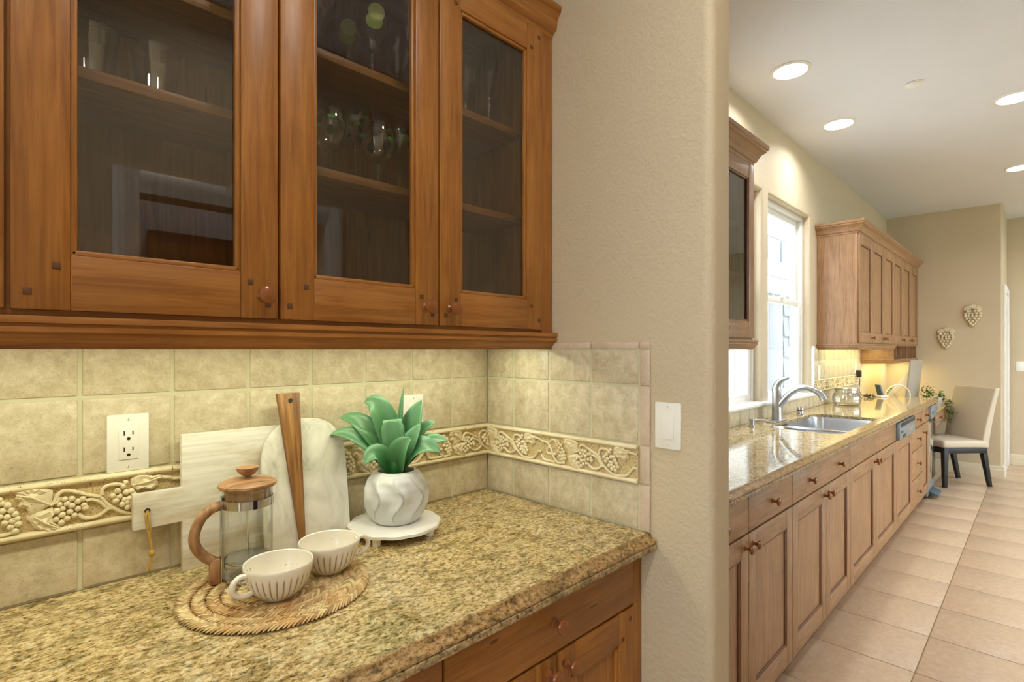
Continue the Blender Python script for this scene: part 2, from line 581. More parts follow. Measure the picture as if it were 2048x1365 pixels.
w4.box((-1.72, -.39, .8), (-1.66, 1.09, .86)).box((-1.72, -.39, 2.24), (-1.66, 1.09, 2.3))
w4o = structure(w4.build('window_4', M['white_trim'], bevel=.003))
bx('pane', (-1.692, -.42, .83), (-1.688, 1.12, 2.27), M['pane'], w4o, 0)
structure(bx('wall_near', (2.90, -3.6, 0), (3.02, YO - .12, CEIL), M['wall'], bevel=0))

# kitchen far wall, its return with a cased door, and the wall beyond
pts = [(XF, 1.46), (XF, .30 + .02)]
for i in range(8):
    a = PI + PI / 2 * i / 7
    pts.append((XF + .02 + .02 * math.cos(a), .32 + .02 * math.sin(a)))
pts += [(8.9, .30), (8.9, 1.46)]
wall_far = structure(MB().prism(pts, lambda a, b, h: (a, b, h), 0, CEIL).build('wall_far', M['wall']))
structure(bx('wall_end', (8.8, -3.75, 0), (8.92, .30, CEIL), M['wall'], bevel=0))
c2 = MB()
for (a, b, z0, z1) in ((7.86, 7.95, 0, 2.10), (8.66, 8.75, 0, 2.10), (7.95, 8.66, 2.02, 2.10)):
    c2.box((a, .276, z0), (b, .30, z1))
structure(c2.build('trim_2', M['white_trim'], bevel=.004))
structure(bx('door_2', (7.95, .285, 0), (8.66, .2995, 2.02), M['white_trim'], bevel=.003))
# garden side wall of the kitchen with a wide window
mb = MB()
gx0, gx1, gz0, gz1 = 3.2, 8.4, .30, 2.65
mb.box((1.60, -3.75, 0), (8.9, -3.6, gz0)).box((1.60, -3.75, gz1), (8.9, -3.6, CEIL)).box((1.60, -3.75, gz0), (gx0, -3.6, gz1)).box((gx1, -3.75, gz0), (8.9, -3.6, gz1))
structure(mb.build('wall_garden', M['wall']))
w3 = MB()
for i in range(6):
    x = gx0 + (gx1 - gx0 - .06) * i / 5
    w3.box((x, -3.72, gz0), (x + .06, -3.66, gz1))
w3.box((gx0, -3.72, gz0), (gx1, -3.66, gz0 + .05)).box((gx0, -3.72, gz1 - .05), (gx1, -3.66, gz1))
w3o = structure(w3.build('window_3', M['white_trim'], bevel=.003))
bx('pane', (gx0 + .03, -3.692, gz0 + .03), (gx1 - .03, -3.688, gz1 - .03), M['pane'], w3o, 0)

# baseboards
bp = [(0, 0), (.016, 0), (.016, .085), (.011, .092), (.011, .112), (.006, .126), (0, .128)]
def baseboard(name, path):
    return structure(sweep(path, bp).build(name, M['cream_trim']))
baseboard('baseboard_far', [(XF, 1.33), (XF, .30), (7.86, .30)])
baseboard('baseboard_end', [(8.8, .276), (8.8, -3.6)])
baseboard('baseboard_side', [(1.326, .74), (XE, YE), (XS, YE), (XS, .76)][::-1])

# windows over the sink
def window(idx, x0, x1):
    y = YB + .055
    fr = MB()
    def ring(a0, a1, b0, b1, w, y0, y1, mbx):
        mbx.box((a0, y0, b0), (a0 + w, y1, b1)).box((a1 - w, y0, b0), (a1, y1, b1)).box((a0 + w, y0, b0), (a1 - w, y1, b0 + w)).box((a0 + w, y0, b1 - w), (a1 - w, y1, b1))
    ring(x0, x1, WZ0, WZ1, .03, y, y + .065, fr)
    o = structure(fr.build(f'window_{idx}', M['white_trim'], bevel=.003))
    zm = 1.76
    for nm, z0, z1, yo in (('lower_sash', WZ0 + .03, zm + .02, .012), ('upper_sash', zm - .02, WZ1 - .03, .036)):
        s = MB(); ring(x0 + .03, x1 - .03, z0, z1, .042, y + yo, y + yo + .024, s)
        so = s.build(nm, M['white_trim'], o, .002)
        bx('pane', (x0 + .07, y + yo + .010, z0 + .04), (x1 - .07, y + yo + .014, z1 - .04), M['pane'], so, 0)
        if nm == 'upper_sash':
            g = MB()
            for xx in (x0 + .26, x1 - .26): g.box((xx, y + yo + .015, z0 + .04), (xx + .006, y + yo + .021, z1 - .04))
            for zz in (z0 + .20, z1 - .20): g.box((x0 + .07, y + yo + .015, zz), (x1 - .07, y + yo + .021, zz + .006))
            g.build('muntin_grid', M['white_trim'], so)
    lk = MB().box(((x0 + x1) / 2 - .03, y + .0, zm + .02), ((x0 + x1) / 2 + .03, y + .03, zm + .032))
    lk.tube([((x0 + x1) / 2, y + .012, zm + .036), ((x0 + x1) / 2 + .05, y + .008, zm + .05)], .005, 6)
    lk.build('sash_lock', M['white_trim'], o)
    return o
window(1, *WIN[0]); window(2, *WIN[1])
# sill ledge with a rounded nose running under both windows
sp = [(0, 1.006), (.014, 1.006), (.022, 1.012), (.024, 1.022), (.020, 1.031), (.010, 1.035), (-.06, 1.035), (-.06, 1.006)]
structure(sweep([(2.78, YT), (4.785, YT)], sp).build('trim_3', M['white_trim']))

# ------------------------------------------------------------------ wall tiles
def grid_tiles(parent, cols, rows, plane, skip=lambda i, j: False, gap=.0075, mat='tile'):
    for i in range(len(cols) - 1):
        for j, (z0, z1) in enumerate(rows):
            if skip(i, j): continue
            a0, a1 = sorted((cols[i], cols[i + 1]))
            a0 += gap / 2; a1 -= gap / 2; b0 = z0 + gap / 2; b1 = z1 - gap / 2
            if plane == 'back': lo, hi = (a0, YT, b0), (a1, YB, b1)
            else: lo, hi = (XT, a0, b0), (XS, a1, b1)
            bx('tile', lo, hi, M[mat], parent, .003)
Z0, Z1, Z2, Z3, Z4 = CT, 1.036, 1.137, 1.291, 1.445
bc = [1.2065, 1.0575, .9043, .7495, .596, .445, .2903, .135, -.019, -.173, -.327, -.37]
rows_b = [(Z0, Z1), (Z2, Z3), (Z3, Z4)]
bx('grout_bed', (-.37, YT + .003, CT), (1.2075, YB + .001, Z4), M['grout'], wall_back, 0)
grid_tiles(wall_back, bc, rows_b, 'back')
scol = [1.325, 1.201, 1.050, .895, .741]
bx('grout_bed', (XT + .003, .711, CT), (XS + .001, YT, 1.389), M['grout'], wall_side, 0)
grid_tiles(wall_side, scol, [(Z0, Z1), (Z2, Z3), (Z3, 1.386)], 'side')
# pinkish bullnose edge tiles on the side wall
for z0, z1 in ((CT, 1.036), (1.036, 1.137), (1.137, 1.291), (1.291, 1.386)):
    bx('edge_tile', (XT - .001, .709, z0 + .001), (XS, .738, z1 - .001), M['pink_tile'], wall_side, .004)
for y0, y1 in ((.709, .741), (.741, .895), (.895, 1.050), (1.050, 1.201), (1.201, 1.325)):
    bx('edge_tile', (XT - .001, y0 + .001, 1.3875), (XS, y1 - .001, 1.406), M['pink_tile'], wall_side, .004)
# kitchen run: low row under the windows, then the splashback right of them
kc = [1.33 + .1535 * i for i in range(23)] + [4.785]
grid_tiles(wall_back, kc, [(CT, 1.006)], 'back')
bx('grout_bed', (1.33, YT + .003, CT), (4.785, YB + .001, 1.006), M['grout'], wall_back, 0)
kc2 = [4.815 + .1535 * i for i in range(11)] + [6.42]
grid_tiles(wall_back, kc2, [(Z0, Z1), (Z2, Z3), (Z3, 1.40)], 'back')
bx('grout_bed', (4.787, YT + .003, CT), (6.42, YB + .001, 1.40), M['grout'], wall_back, 0)
MB().tube([(4.797, YT + .002, 1.04), (4.797, YT + .002, 1.385), (4.803, YT + .002, 1.398), (4.815, YT + .002, 1.402)], .016, 12).build('edge_tile', M['white_trim'], wall_back)

# grapevine border tiles: half-round rails, pitted bed, leaves, grapes and vines in relief
LB = .332
MOT = {
 'leafA': [(81.8, 93.6), (92.3, 90.5), (90.6, 98.1), (100.5, 93.4), (107.1, 97.8), (115.4, 92.9), (123.1, 94.9), (132.5, 87.5), (138.5, 84.0), (137.7, 69.3), (135.9, 57.0), (130.8, 54.7), (120.5, 47.8), (105.4, 44.3), (101.3, 56.4), (90.6, 63.1), (93.1, 71.5), (86.6, 79.4), (88.2, 84.6)],
 'leafB': [(102.9, 46.0), (120.5, 47.8), (137.7, 53.2), (141.2, 41.0), (137.7, 32.6), (139.4, 23.0), (153.5, 10.5), (144.7, 5.7), (139.4, 8.1), (134.2, 4.8), (125.6, 10.3), (118.8, 14.2), (110.4, 20.7), (107.9, 30.3), (101.3, 38.5)],
 'leafC': [(258.4, 85.2), (268.7, 93.4), (285.5, 91.9), (296.2, 85.0), (312.5, 84.9), (304.9, 74.6), (307.0, 63.9), (294.1, 56.1), (281.3, 61.0), (270.8, 59.2), (260.5, 69.8)]}
VINES = [
 [(134.2, 56.2), (139.4, 59.8), (144.7, 72.5), (151.7, 79.2), (162.4, 78.4), (177.0, 72.1), (191.8, 64.5), (208.9, 57.6), (218.5, 43.5), (230.3, 31.3), (240.2, 23.1), (253, 16), (270, 13.3), (292.6, 15.7), (303.7, 21.4), (318.3, 38.2), (328.5, 40.9), (336, 30)],
 [(135.1, 58.4), (144.7, 61.0), (148.2, 69.5)],
 [(187.1, 54.7), (197.5, 55.0), (208.9, 47.9), (218.5, 36.3), (230.3, 31.3)],
 [(175.1, 31.2), (184.4, 22.1), (197.5, 19.2), (210.8, 23.4), (220.5, 31.0), (228.3, 31.8)],
 [(211.8, 60.6), (212.7, 71.3), (220.5, 77.9), (236.2, 78.3), (246.2, 74.4)],
 [(304.9, 79.7), (318.0, 78.8), (336, 74)],
 [(-2, 30), (4.3, 26), (9.7, 18.8), (32.6, 16.9), (56, 17)],
 [(-2, 74), (4.3, 72.6), (22.1, 70.8), (32.6, 61.6), (43.0, 44.6), (53.3, 25.2), (68, 15.9), (90, 20)],
 [(60.1, 82.0), (43.0, 81.3), (34.3, 73.7)],
 [(30.8, 58.8), (22.1, 47.1), (29.1, 38.8), (58, 40.1)]]
GRAPES = [
 [(155.3, 63.9), (166.0, 62.5), (175.1, 56.0), (182.5, 59.2), (158.8, 54.6), (148.2, 55.6), (152.6, 46.6), (166.0, 49.6), (175.1, 41.8), (184.4, 47.0), (143.8, 43.9), (163.3, 38.5), (151.7, 35.2), (142.9, 28.0), (158.8, 26.7), (169.7, 30.1), (150.8, 20.4), (186.2, 40.7)],
 [(246.2, 72.4), (237.2, 64.3), (251.3, 59.1), (250.3, 79.1), (229.3, 56.0), (240.2, 52.6), (256.4, 45.7), (248.3, 44.9), (234.2, 45.2), (254.3, 38.7), (245.2, 35.6), (260, 60), (264, 52), (268, 44), (262, 34), (254, 28), (272, 36), (266, 26)],
 [(58, 76), (66, 80), (62, 67), (69.1, 73.2), (76.2, 68.3), (81.0, 58.5), (69.9, 59.8), (86.6, 50.7), (76.2, 47.5), (66.3, 50.2), (89.0, 41.5), (82.6, 38.6), (73.0, 37.4), (90.2, 31.7), (80.4, 28.4), (86, 20)]]
def smooth_path(p, k=4):
    out = []
    for i in range(len(p) - 1):
        p0, p1, p2, p3 = p[max(i - 1, 0)], p[i], p[i + 1], p[min(i + 2, len(p) - 1)]
        for q in range(k):
            t = q / k
            out.append(tuple(.5 * (2 * b + (c - a) * t + (2 * a - 5 * b + 4 * c - d) * t * t + (3 * b - a - 3 * c + d) * t ** 3) for a, b, c, d in zip(p0, p1, p2, p3)))
    out.append(tuple(p[-1]))
    return out
def border_meshes(s0, s1):
    clip = [((s0, 0, 0), (-1, 0, 0)), ((s1, 0, 0), (1, 0, 0))]
    H = .101
    res = {}
    mb = MB().box((s0, -.004, .001), (s1, .0, H - .001))
    res['border_tile'] = mb.mesh('border_tile', [M['bed']])
    ra = MB()
    for zc, hh in ((.0065, .0065), (H - .0065, .0065)):
        n = 10
        pr = [(-.002, zc - hh)] + [(-.002 - .011 * math.sin(PI * i / n), zc - hh * math.cos(PI * i / n)) for i in range(1, n)] + [(-.002, zc + hh)]
        ra.prism(pr, lambda a, b, h: (h, a, b), s0 + .0006, s1 - .0006)
    res['rail'] = ra.mesh('rail', [M['travertine']])
    lf = MB()
    for key, vein0, vein1 in (('leafA', (136, 57), (88, 84)), ('leafB', (112, 40), (146, 11)), ('leafC', (308, 80), (262, 72))):
        pts = [(a / 1000, b / 1000) for a, b in MOT[key]]
        n = len(pts)
        cx = sum(p[0] for p in pts) / n; cz = sum(p[1] for p in pts) / n
        vs = []
        for k, (sc_, dp) in enumerate(((1.0, -.003), (1.0, -.0085), (.72, -.0125), (.36, -.0105), (.0, -.0145))):
            for i, (a, b) in enumerate(pts):
                w = .0012 * (1 if i % 2 else -1) if 1 <= k <= 2 else 0
                vs.append((cx + (a - cx) * sc_, dp - w, cz + (b - cz) * sc_))
        fs = [(k * n + i, k * n + (i + 1) % n, (k + 1) * n + (i + 1) % n, (k + 1) * n + i) for k in range(4) for i in range(n)]
        lf.add(vs, fs)
        lf.tube([(vein0[0] / 1000, -.0125, vein0[1] / 1000), (cx, -.0145, cz), (vein1[0] / 1000, -.0115, vein1[1] / 1000)], .0014, 5)
    res['leaf'] = lf.mesh('leaf', [M['travertine']], clip=clip)
    vn = MB()
    for p in VINES:
        q = smooth_path([(a / 1000, -.0075, b / 1000) for a, b in p])
        vn.tube(q, .0036, 7)
    res['vine'] = vn.mesh('vine', [M['travertine']], clip=clip)
    rr = random.Random(3)
    for gi, gl in enumerate(GRAPES):
        g = MB()
        for a, b in gl:
            rad = rr.uniform(.0052, .0064)
            g.ball((a / 1000, -.0075, b / 1000), (rad, rad * .95, rad), 9, 6)
        res['grape_bunch%d' % gi] = g.mesh('grape_bunch', [M['travertine']], clip=clip)
    return res
BM_CACHE = {}
def border(parent, s0, s1, loc, rotz):
    key = (round(s0, 4), round(s1, 4))
    if key not in BM_CACHE: BM_CACHE[key] = border_meshes(s0, s1)
    ms = BM_CACHE[key]
    base = link('border_tile', ms['border_tile'], parent, loc, rotz)
    for k, me in ms.items():
        if k == 'border_tile' or len(me.vertices) == 0: continue
        link(k.rstrip('012'), me, base)
for X0, s0, s1 in ((-.376, .01, LB), (-.044, 0, LB), (.288, 0, LB), (.62, 0, LB), (.952, 0, .2555)):
    border(wall_back, s0, s1, (X0, YT, Z1), 0)
border(wall_side, .0802, LB, (XT, 1.4046, Z1), -PI / 2)
border(wall_side, 0, LB, (XT, 1.0726, Z1), -PI / 2)
for i in range(5):
    border(wall_back, 0, LB if i < 4 else .275, (4.815 + LB * i, YT, Z1), 0)

# ------------------------------------------------------------------ cabinet parts
KNOB = MB().lathe([(.0001, 0), (.010, 0), (.010, .002), (.006, .005), (.0052, .013), (.008, .018), (.0145, .021), (.0165, .025), (.015, .029), (.009, .032), (.0001, .033)], n=18, axis='-y').mesh('knob', [M['knob']])
PEG = MB().box((-.005, -.0012, -.005), (.005, .004, .005)).mesh('peg', [M['peg']], .0006)

def knob(parent, x, y, z):
    return link('knob', KNOB, parent, Vector((x, y, z)) - wloc(parent))

def door(parent, x0, x1, z0, z1, yf, w, kind='flat', kn=None, st=.066, rt=.076, rb=.084, pegs=True, name='door'):
    t = .02; mb = MB()
    mb.box((x0, yf, z0), (x0 + st, yf + t, z1), 0).box((x1 - st, yf, z0), (x1, yf + t, z1), 0)
    mb.box((x0 + st, yf + .0004, z0), (x1 - st, yf + t, z0 + rb), 1).box((x0 + st, yf + .0004, z1 - rt), (x1 - st, yf + t, z1), 1)
    o = mb.build(name, [M[w + 'z'], M[w + 'x']], parent, .0018)
    a0, a1, b0, b1 = x0 + st, x1 - st, z0 + rb, z1 - rt
    bw = .009
    bd = MB()
    bd.box((a0 - .001, yf + .004, b0), (a0 + bw, yf + .017, b1), 0).box((a1 - bw, yf + .004, b0), (a1 + .001, yf + .017, b1), 0)
    bd.box((a0, yf + .004, b0 - .001), (a1, yf + .017, b0 + bw), 1).box((a0, yf + .004, b1 - bw), (a1, yf + .017, b1 + .001), 1)
    bm_ = [M['glaze_shade_line']] * 2 if w == 'glazed' else [M[w + 'z'], M[w + 'x']]
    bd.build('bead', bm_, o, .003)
    if kind == 'glass':
        bx('pane', (a0 + .003, yf + .0115, b0 + .003), (a1 - .003, yf + .0145, b1 - .003), M['cabinet_pane'], o, 0)
    else:
        bx('panel', (a0 + .003, yf + .010, b0 + .003), (a1 - .003, yf + .018, b1 - .003), M[w + 'z'], o, 0)
    if pegs:
        for sx, xx in ((1, x0), (-1, x1)):
            for zc, s in ((z0, 1), (z1, -1)):
                link('peg', PEG, o, Vector((xx + sx * (st - .016), yf, zc + s * .066)) - wloc(o))
                link('peg', PEG, o, Vector((xx + sx * .018, yf, zc + s * .026)) - wloc(o))
    if kn: knob(o, kn[0], yf, kn[1])
    return o

def drawer(parent, x0, x1, z0, z1, yf, w, kns=()):
    o = bx('drawer', (x0, yf, z0), (x1, yf + .02, z1), M[w + 'x'], parent, .003)
    for k in kns: knob(o, k, yf, (z0 + z1) / 2)
    return o

CROWN = [(0, 2.318), (.0035, 2.330), (.009, 2.334), (.017, 2.341), (.0195, 2.352), (.020, 2.360), (.0235, 2.372), (.031, 2.381), (.034, 2.384), (.036, 2.392), (.038, 2.400), (0, 2.400)]
CROWN2 = [(0, 2.318), (.005, 2.322), (.006, 2.334), (.014, 2.338), (.020, 2.350), (.032, 2.372), (.046, 2.384), (.052, 2.388), (.053, 2.396), (.060, 2.402), (.062, 2.420), (0, 2.420)]
RAIL = [(0, 1.434), (.021, 1.434), (.022, 1.430), (.0215, 1.424), (.0165, 1.4225), (.0165, 1.4195), (.0195, 1.418), (.0195, 1.411), (.0140, 1.4085), (.0140, 1.4055), (.011, 1.399), (.005, 1.394), (.005, 1.391), (.001, 1.3895), (.0005, 1.386), (-.018, 1.386), (-.018, 1.434)]
YFR = 1.042     # face frame of the wall cabinets

# ------------------------------------------------------------------ niche wall cabinet
uc = thing('wall_cabinet', 'stained alder wall cabinet with glass doors above the grapevine splashback', 'cabinet', (.42, 1.19, 1.386))
xl, xr = -.368, XS - .001
W = 'alder'
doors = [(-.350, .022, None), (.028, .3995, .371), (.4045, .7805, .742), (.7845, 1.1595, .815)]
fr = MB()
fr.box((xl, YFR, 1.434), (xl + .022, YFR + .02, 2.335), 0).box((1.161, YFR, 1.434), (xr, YFR + .02, 2.335), 0)
for xm in (.025, .402, .7825): fr.box((xm - .02, YFR + .0005, 1.45), (xm + .02, YFR + .02, 2.32), 0)
fr.box((xl, YFR + .001, 1.434), (xr, YFR + .02, 1.462), 1).box((xl, YFR + .001, 2.30), (xr, YFR + .02, 2.335), 1)
fr.build('face_frame', [M[W + 'z'], M[W + 'x']], uc, .001)
bx('back_panel', (xl, 1.312, 1.434), (xr, 1.324, 2.39), M[W + 'z'], uc, 0)
for a, b in ((xl, xl + .016), (-.004, .012), (.392, .412), (1.142, xr)):
    bx('side_panel', (a, YFR + .02, 1.434), (b, 1.312, 2.335), M[W + 'z'], uc, 0)
bx('bottom_panel', (xl, YFR + .02, 1.434), (xr, 1.312, 1.452), M[W + 'x'], uc, 0)
bx('top_panel', (xl, YFR, 2.335), (xr, 1.312, 2.352), M[W + 'x'], uc, 0)
YSH = 1.10
for a, b, z in ((-.352, -.004, 1.82), (-.352, -.004, 2.036), (.012, .392, 1.8456), (.012, .392, 2.036), (.412, 1.142, 1.780), (.412, 1.142, 2.036)):
    bx('shelf', (a + .001, YSH, z - .019), (b - .001, 1.311, z), M[W + 'x'], uc, .001)
sweep([(xl, YFR), (xr, YFR)], CROWN).build('crown_moulding', M[W + 'x'], uc)
sweep([(xl, YFR), (xr, YFR)], RAIL).build('light_rail', M[W + 'x'], uc)
for x0, x1, kx in doors:
    door(uc, x0, x1, 1.4435, 2.316, 1.031, W, 'glass', (kx, 1.486) if kx else (-.315, 1.486))

# lit strip under it
def strip_light(label, x0, x1, y, z, watts, colr):
    t = thing('strip_light', label, 'light', ((x0 + x1) / 2, y, z - .03))
    bx('housing', (x0, y - .03, z - .012), (x1, y + .03, z), M['plastic'], t, .002)
    bx('lens', (x0 + .01, y - .022, z - .017), (x1 - .01, y + .022, z - .012), M['strip'], t, .001)
    ld = bpy.data.lights.new('strip_lamp', 'AREA'); ld.shape = 'RECTANGLE'
    ld.size = x1 - x0 - .04; ld.size_y = .04; ld.energy = watts; ld.color = colr
    lo = bpy.data.objects.new('strip_lamp', ld); col.objects.link(lo); lo.parent = t
    lo.location = Vector(((x0 + x1) / 2, y, z - .02)) - wloc(t)
    return t
strip_light('lit strip lamp under the alder wall cabinet', -.30, 1.15, 1.135, 1.433, 3.3, STRIP_COL)

# ------------------------------------------------------------------ niche base cabinets and worktop
YF = .735       # fronts of all base cabinets
def base_body(t, x0, x1, w):
    b = MB()
    b.box((x0, YF + .021, .092), (x1, 1.322, CT - .041), 0)
    b.box((x0, YF + .075, 0), (x1, 1.322, .092), 0)
    return b.build('body', M[w + 'z'], t, .001)
nb1 = thing('base_cabinet', 'alder base cabinet under the gold granite next to the white end wall', 'cabinet', (.89, 1.0, 0))
base_body(nb1, .569, XS - .001, W)
bx('stile', (1.1775, YF + .002, .092), (XS - .001, YF + .021, CT - .041), M[W + 'z'], nb1, .001)
drawer(nb1, .570, 1.1755, .738, .868, YF, W, (.862,))
door(nb1, .570, .871, .094, .731, YF, W, 'flat', (.845, .70))
door(nb1, .875, 1.1755, .094, .731, YF, W, 'flat', (.905, .70))
nb2 = thing('base_cabinet', 'alder base cabinet below the straw mat and French press', 'cabinet', (.1, 1.0, 0))
base_body(nb2, -.368, .566, W)
drawer(nb2, -.366, .0975, .738, .868, YF, W, (-.13,))
drawer(nb2, .1015, .565, .738, .868, YF, W, (.33,))
door(nb2, -.366, .0975, .094, .731, YF, W, 'flat', (.07, .70))
door(nb2, .1015, .565, .094, .731, YF, W, 'flat', (.13, .70))

# stacked-edge profile: distance in front of the face, z
EDGE_U = [(-.03, CT), (0, CT), (.004, CT - .0015), (.006, CT - .005), (.010, CT - .009), (.017, CT - .012), (.022, CT - .017), (.0225, CT - .021), (.018, CT - .0225), (-.03, CT - .0225)]
EDGE_L = [(-.03, CT - .0222), (.018, CT - .0222), (.023, CT - .026), (.024, CT - .031), (.023, CT - .037), (.019, CT - .040), (-.03, CT - .040)]
wt = sweep([(-.369, .715), (XS - .001, .715)], EDGE_U, None, 1)
sweep([(-.369, .715), (XS - .001, .715)], EDGE_L, wt, 2)
wt.box((-.369, .7165, CT - .022), (XT - .001, YT - .0005, CT + .0002))
tag(wt.build('worktop', [M['granite'], M['granite_ogee'], M['granite_lower']]), 'gold speckled granite worktop in the tiled niche', 'countertop')

# ------------------------------------------------------------------ things in the wall cabinet
def tumbler(label, x, y, z):
    t = thing('tumbler', label, 'glass', (x, y, z), group='glass tumblers on the shelf')
    n = 20
    fl_ = lambda r, h, a: r * (1 + (.035 * abs(math.cos(5 * a)) if h < .055 else 0))
    MB().lathe([(.001, .012), (.026, .012), (.031, .05), (.0385, .102), (.0425, .104), (.0405, .101), (.034, .052), (.0285, .002), (.001, .001)], n=40, rad=fl_).build('bowl', M['glass'], t, local=True)
    return t
tumbler('clear faceted tumbler beside the left edge of the pane, on the middle shelf', .137, 1.19, 1.8458)
tumbler('clear faceted tumbler in the middle of the shelf behind glass', .232, 1.185, 1.8458)

def stem_glass(t, prof_bowl, stem_h, foot_r, stem_mat='glass', n=28):
    MB().lathe([(.0005, .002), (foot_r, .002), (foot_r, .004), (.006, .008), (.0035, .02), (.0035, stem_h * .5), (.0058, stem_h * .8), (.0035, stem_h * .86), (.004, stem_h)], n=14).build('stem', M[stem_mat], t, local=True)
    MB().lathe([(r, stem_h + h) for r, h in prof_bowl], n=n).build('bowl', M['glass'], t, local=True)
def patch(t, name, mat, r_at, z, az, w, h, thick=.0015):
    """small painted blob wrapped on the outside of a bowl"""
    mb = MB(); nu = 14; vs = []; rings = 4
    for k in range(rings + 1):
        q = k / rings
        for i in range(nu):
            a = 2 * PI * i / nu
            dz = h * q * math.sin(a); da = w * q * math.cos(a)
            rr = r_at(z + dz) + thick
            an = az + da / max(rr, .01)
            vs.append((rr * math.cos(an), rr * math.sin(an), z + dz))
    fs = [(k * nu + i, k * nu + (i + 1) % nu, (k + 1) * nu + (i + 1) % nu, (k + 1) * nu + i) for k in range(rings) for i in range(nu)]
    mb.add(vs, fs)
    return mb.build(name, mat, t, local=True)
M['lime'] = plain('painted_lime', srgb(170, 190, 70), .4, var=.15, scale=90)
M['lime_flesh'] = plain('painted_lime_flesh', srgb(206, 214, 120), .4, var=.1)
M['cherry'] = plain('painted_cherry', srgb(110, 22, 34), .35)
M['olive_paint'] = plain('painted_olive', srgb(34, 44, 30), .35)
M['leaf_paint'] = plain('painted_leaf', srgb(74, 150, 70), .35)
def lerp_prof(prof, off):
    def f(z):
        z -= off
        for (r0, h0), (r1, h1) in zip(prof, prof[1:]):
            if h0 <= z <= h1: return r0 + (r1 - r0) * (z - h0) / max(h1 - h0, 1e-6)
        return prof[-1][0] if z > prof[-1][1] else prof[0][0]
    return f
TOCAM = math.atan2(-1.16, -.66)
def lime_glass(label, x, y, z, az, kind):
    t = thing('margarita_glass', label, 'glass', (x, y, z), group='painted cocktail glasses on the upper shelf')
    prof = [(.004, 0), (.014, .005), (.019, .022), (.021, .030), (.031, .042), (.040, .058), (.0435, .085), (.044, .10)]
    stem_glass(t, prof, .07, .034)
    f = lerp_prof(prof, .07)
    if kind == 'lime':
        patch(t, 'lime_slice', M['lime_flesh'], f, .07 + .080, az, .021, .019)
        patch(t, 'lime_wedge', M['lime'], f, .07 + .060, az - .12, .021, .017, .001)
        patch(t, 'painted_cherry', M['cherry'], f, .07 + .068, az + 1.1, .012, .012)
    else:
        for q in (-.5, .7): patch(t, 'painted_cherry', M['cherry'], f, .07 + .068, az + q, .013, .013)
    return t
lime_glass('stemmed cocktail glass painted with a bright lime slice', .672, 1.154, 2.0362, TOCAM + .25, 'lime')
lime_glass('stemmed cocktail glass with a dimmer lime, behind the bright lime one', .662, 1.254, 2.0362, TOCAM + .05, 'lime')
lime_glass('stemmed cocktail glass with painted cherries, beside the centre door stiles', .775, 1.20, 2.0362, TOCAM, 'cherry')
lime_glass('stemmed cocktail glass with painted cherries, beside the single-door compartment', .545, 1.19, 2.0362, TOCAM, 'cherry')
def olive_glass(label, x, y, z, sh, seed):
    t = thing('olive_goblet', label, 'glass', (x, y, z), group='painted goblets on the lower shelf')
    prof = [(.005, 0), (.022, .008), (.036, .025), (.043, .048), (.042, .07), (.036, .092)]
    stem_glass(t, prof, sh, .036, 'green_glass')
    f = lerp_prof(prof, sh); rr = random.Random(seed)
    for i in range(7):
        az = TOCAM + (i - 3) * .62 + rr.uniform(-.15, .15)
        patch(t, 'painted_olive', M['olive_paint'], f, sh + rr.uniform(.022, .07), az, .0085, .0105)
    for i in range(4):
        patch(t, 'painted_leaf', M['leaf_paint'], f, sh + rr.uniform(.03, .07), TOCAM + rr.uniform(-1.4, 1.4), .010, .005)
    return t
olive_glass('short-stemmed olive-painted goblet next to the tall one', .569, 1.160, 1.7802, .060, 2)
olive_glass('tall olive-painted goblet with a long green stem', .677, 1.245, 1.7802, .140, 1)
olive_glass('low olive-painted goblet in front of the tall one', .686, 1.148, 1.7802, .060, 3)
olive_glass('olive-painted goblet beside the centre door stiles', .778, 1.195, 1.7802, .105, 4)
olive_glass('olive-painted goblet half hidden by the wide door stile', .582, 1.264, 1.7802, .130, 5)
def flute(label, x, y, z, h=.1):
    t = thing('champagne_flute', label, 'glass', (x, y, z), group='champagne flutes on the upper shelf')
    stem_glass(t, [(.004, 0), (.012, .015), (.022, .05), (.026, .085), (.025, .12), (.022, .145)], h, .032)
    return t
flute('tall clear champagne flute standing alone mid shelf', 1.068, 1.165, 2.0362, .105)
flute('clear champagne flute standing close to the door stile', .988, 1.18, 2.0362, .075)
flute('clear champagne flute at the back of the shelf', 1.04, 1.265, 2.0362, .075)

# ------------------------------------------------------------------ sockets and switches
def plate(name, label, cat, p, rotz, kind, group=None):
    t = thing(name, label, cat, p, rotz, group)
    MB().box((-.0355, -.0055, -.058), (.0355, 0, .058)).build('cover_plate', M['plastic'], t, .0025, local=True)
    if kind == 'socket':
        s = MB().box((-.0165, -.0075, -.0335), (.0165, -.004, .0335)).build('receptacle', M['plastic'], t, .0008, local=True)
        d = MB()
        for zc in (.0165, -.0165):
            d.box((-.0085, -.0079, zc - .001), (-.0062, -.0070, zc + .008)).box((.0062, -.0079, zc), (.0082, -.0070, zc + .0075))
            d.lathe([(.0001, .0070), (.0032, .0070), (.0032, .0079), (.0001, .0079)], (0, 0, zc - .008), 10, axis='-y')
        d.build('slots', M['slot'], s, local=True)
    else:
        MB().prism([(-.0055, -.033), (-.0100, -.033), (-.0065, .033), (-.0055, .033)], lambda a, b, h: (h, a, b), -.0165, .0165).build('rocker', M['plastic'], t, .0008, local=True)
    for zc in (-.048, .048):
        sc_ = MB().lathe([(.0001, .0052), (.0032, .0052), (.0028, .0064), (.0001, .0066)], (0, 0, zc), 10, axis='-y').build('screw', M['plastic'], t, local=True)
        MB().box((-.0003, -.0070, zc - .0026), (.0003, -.0060, zc + .0026)).build('screw_slot', M['slot'], sc_, local=True)
    return t
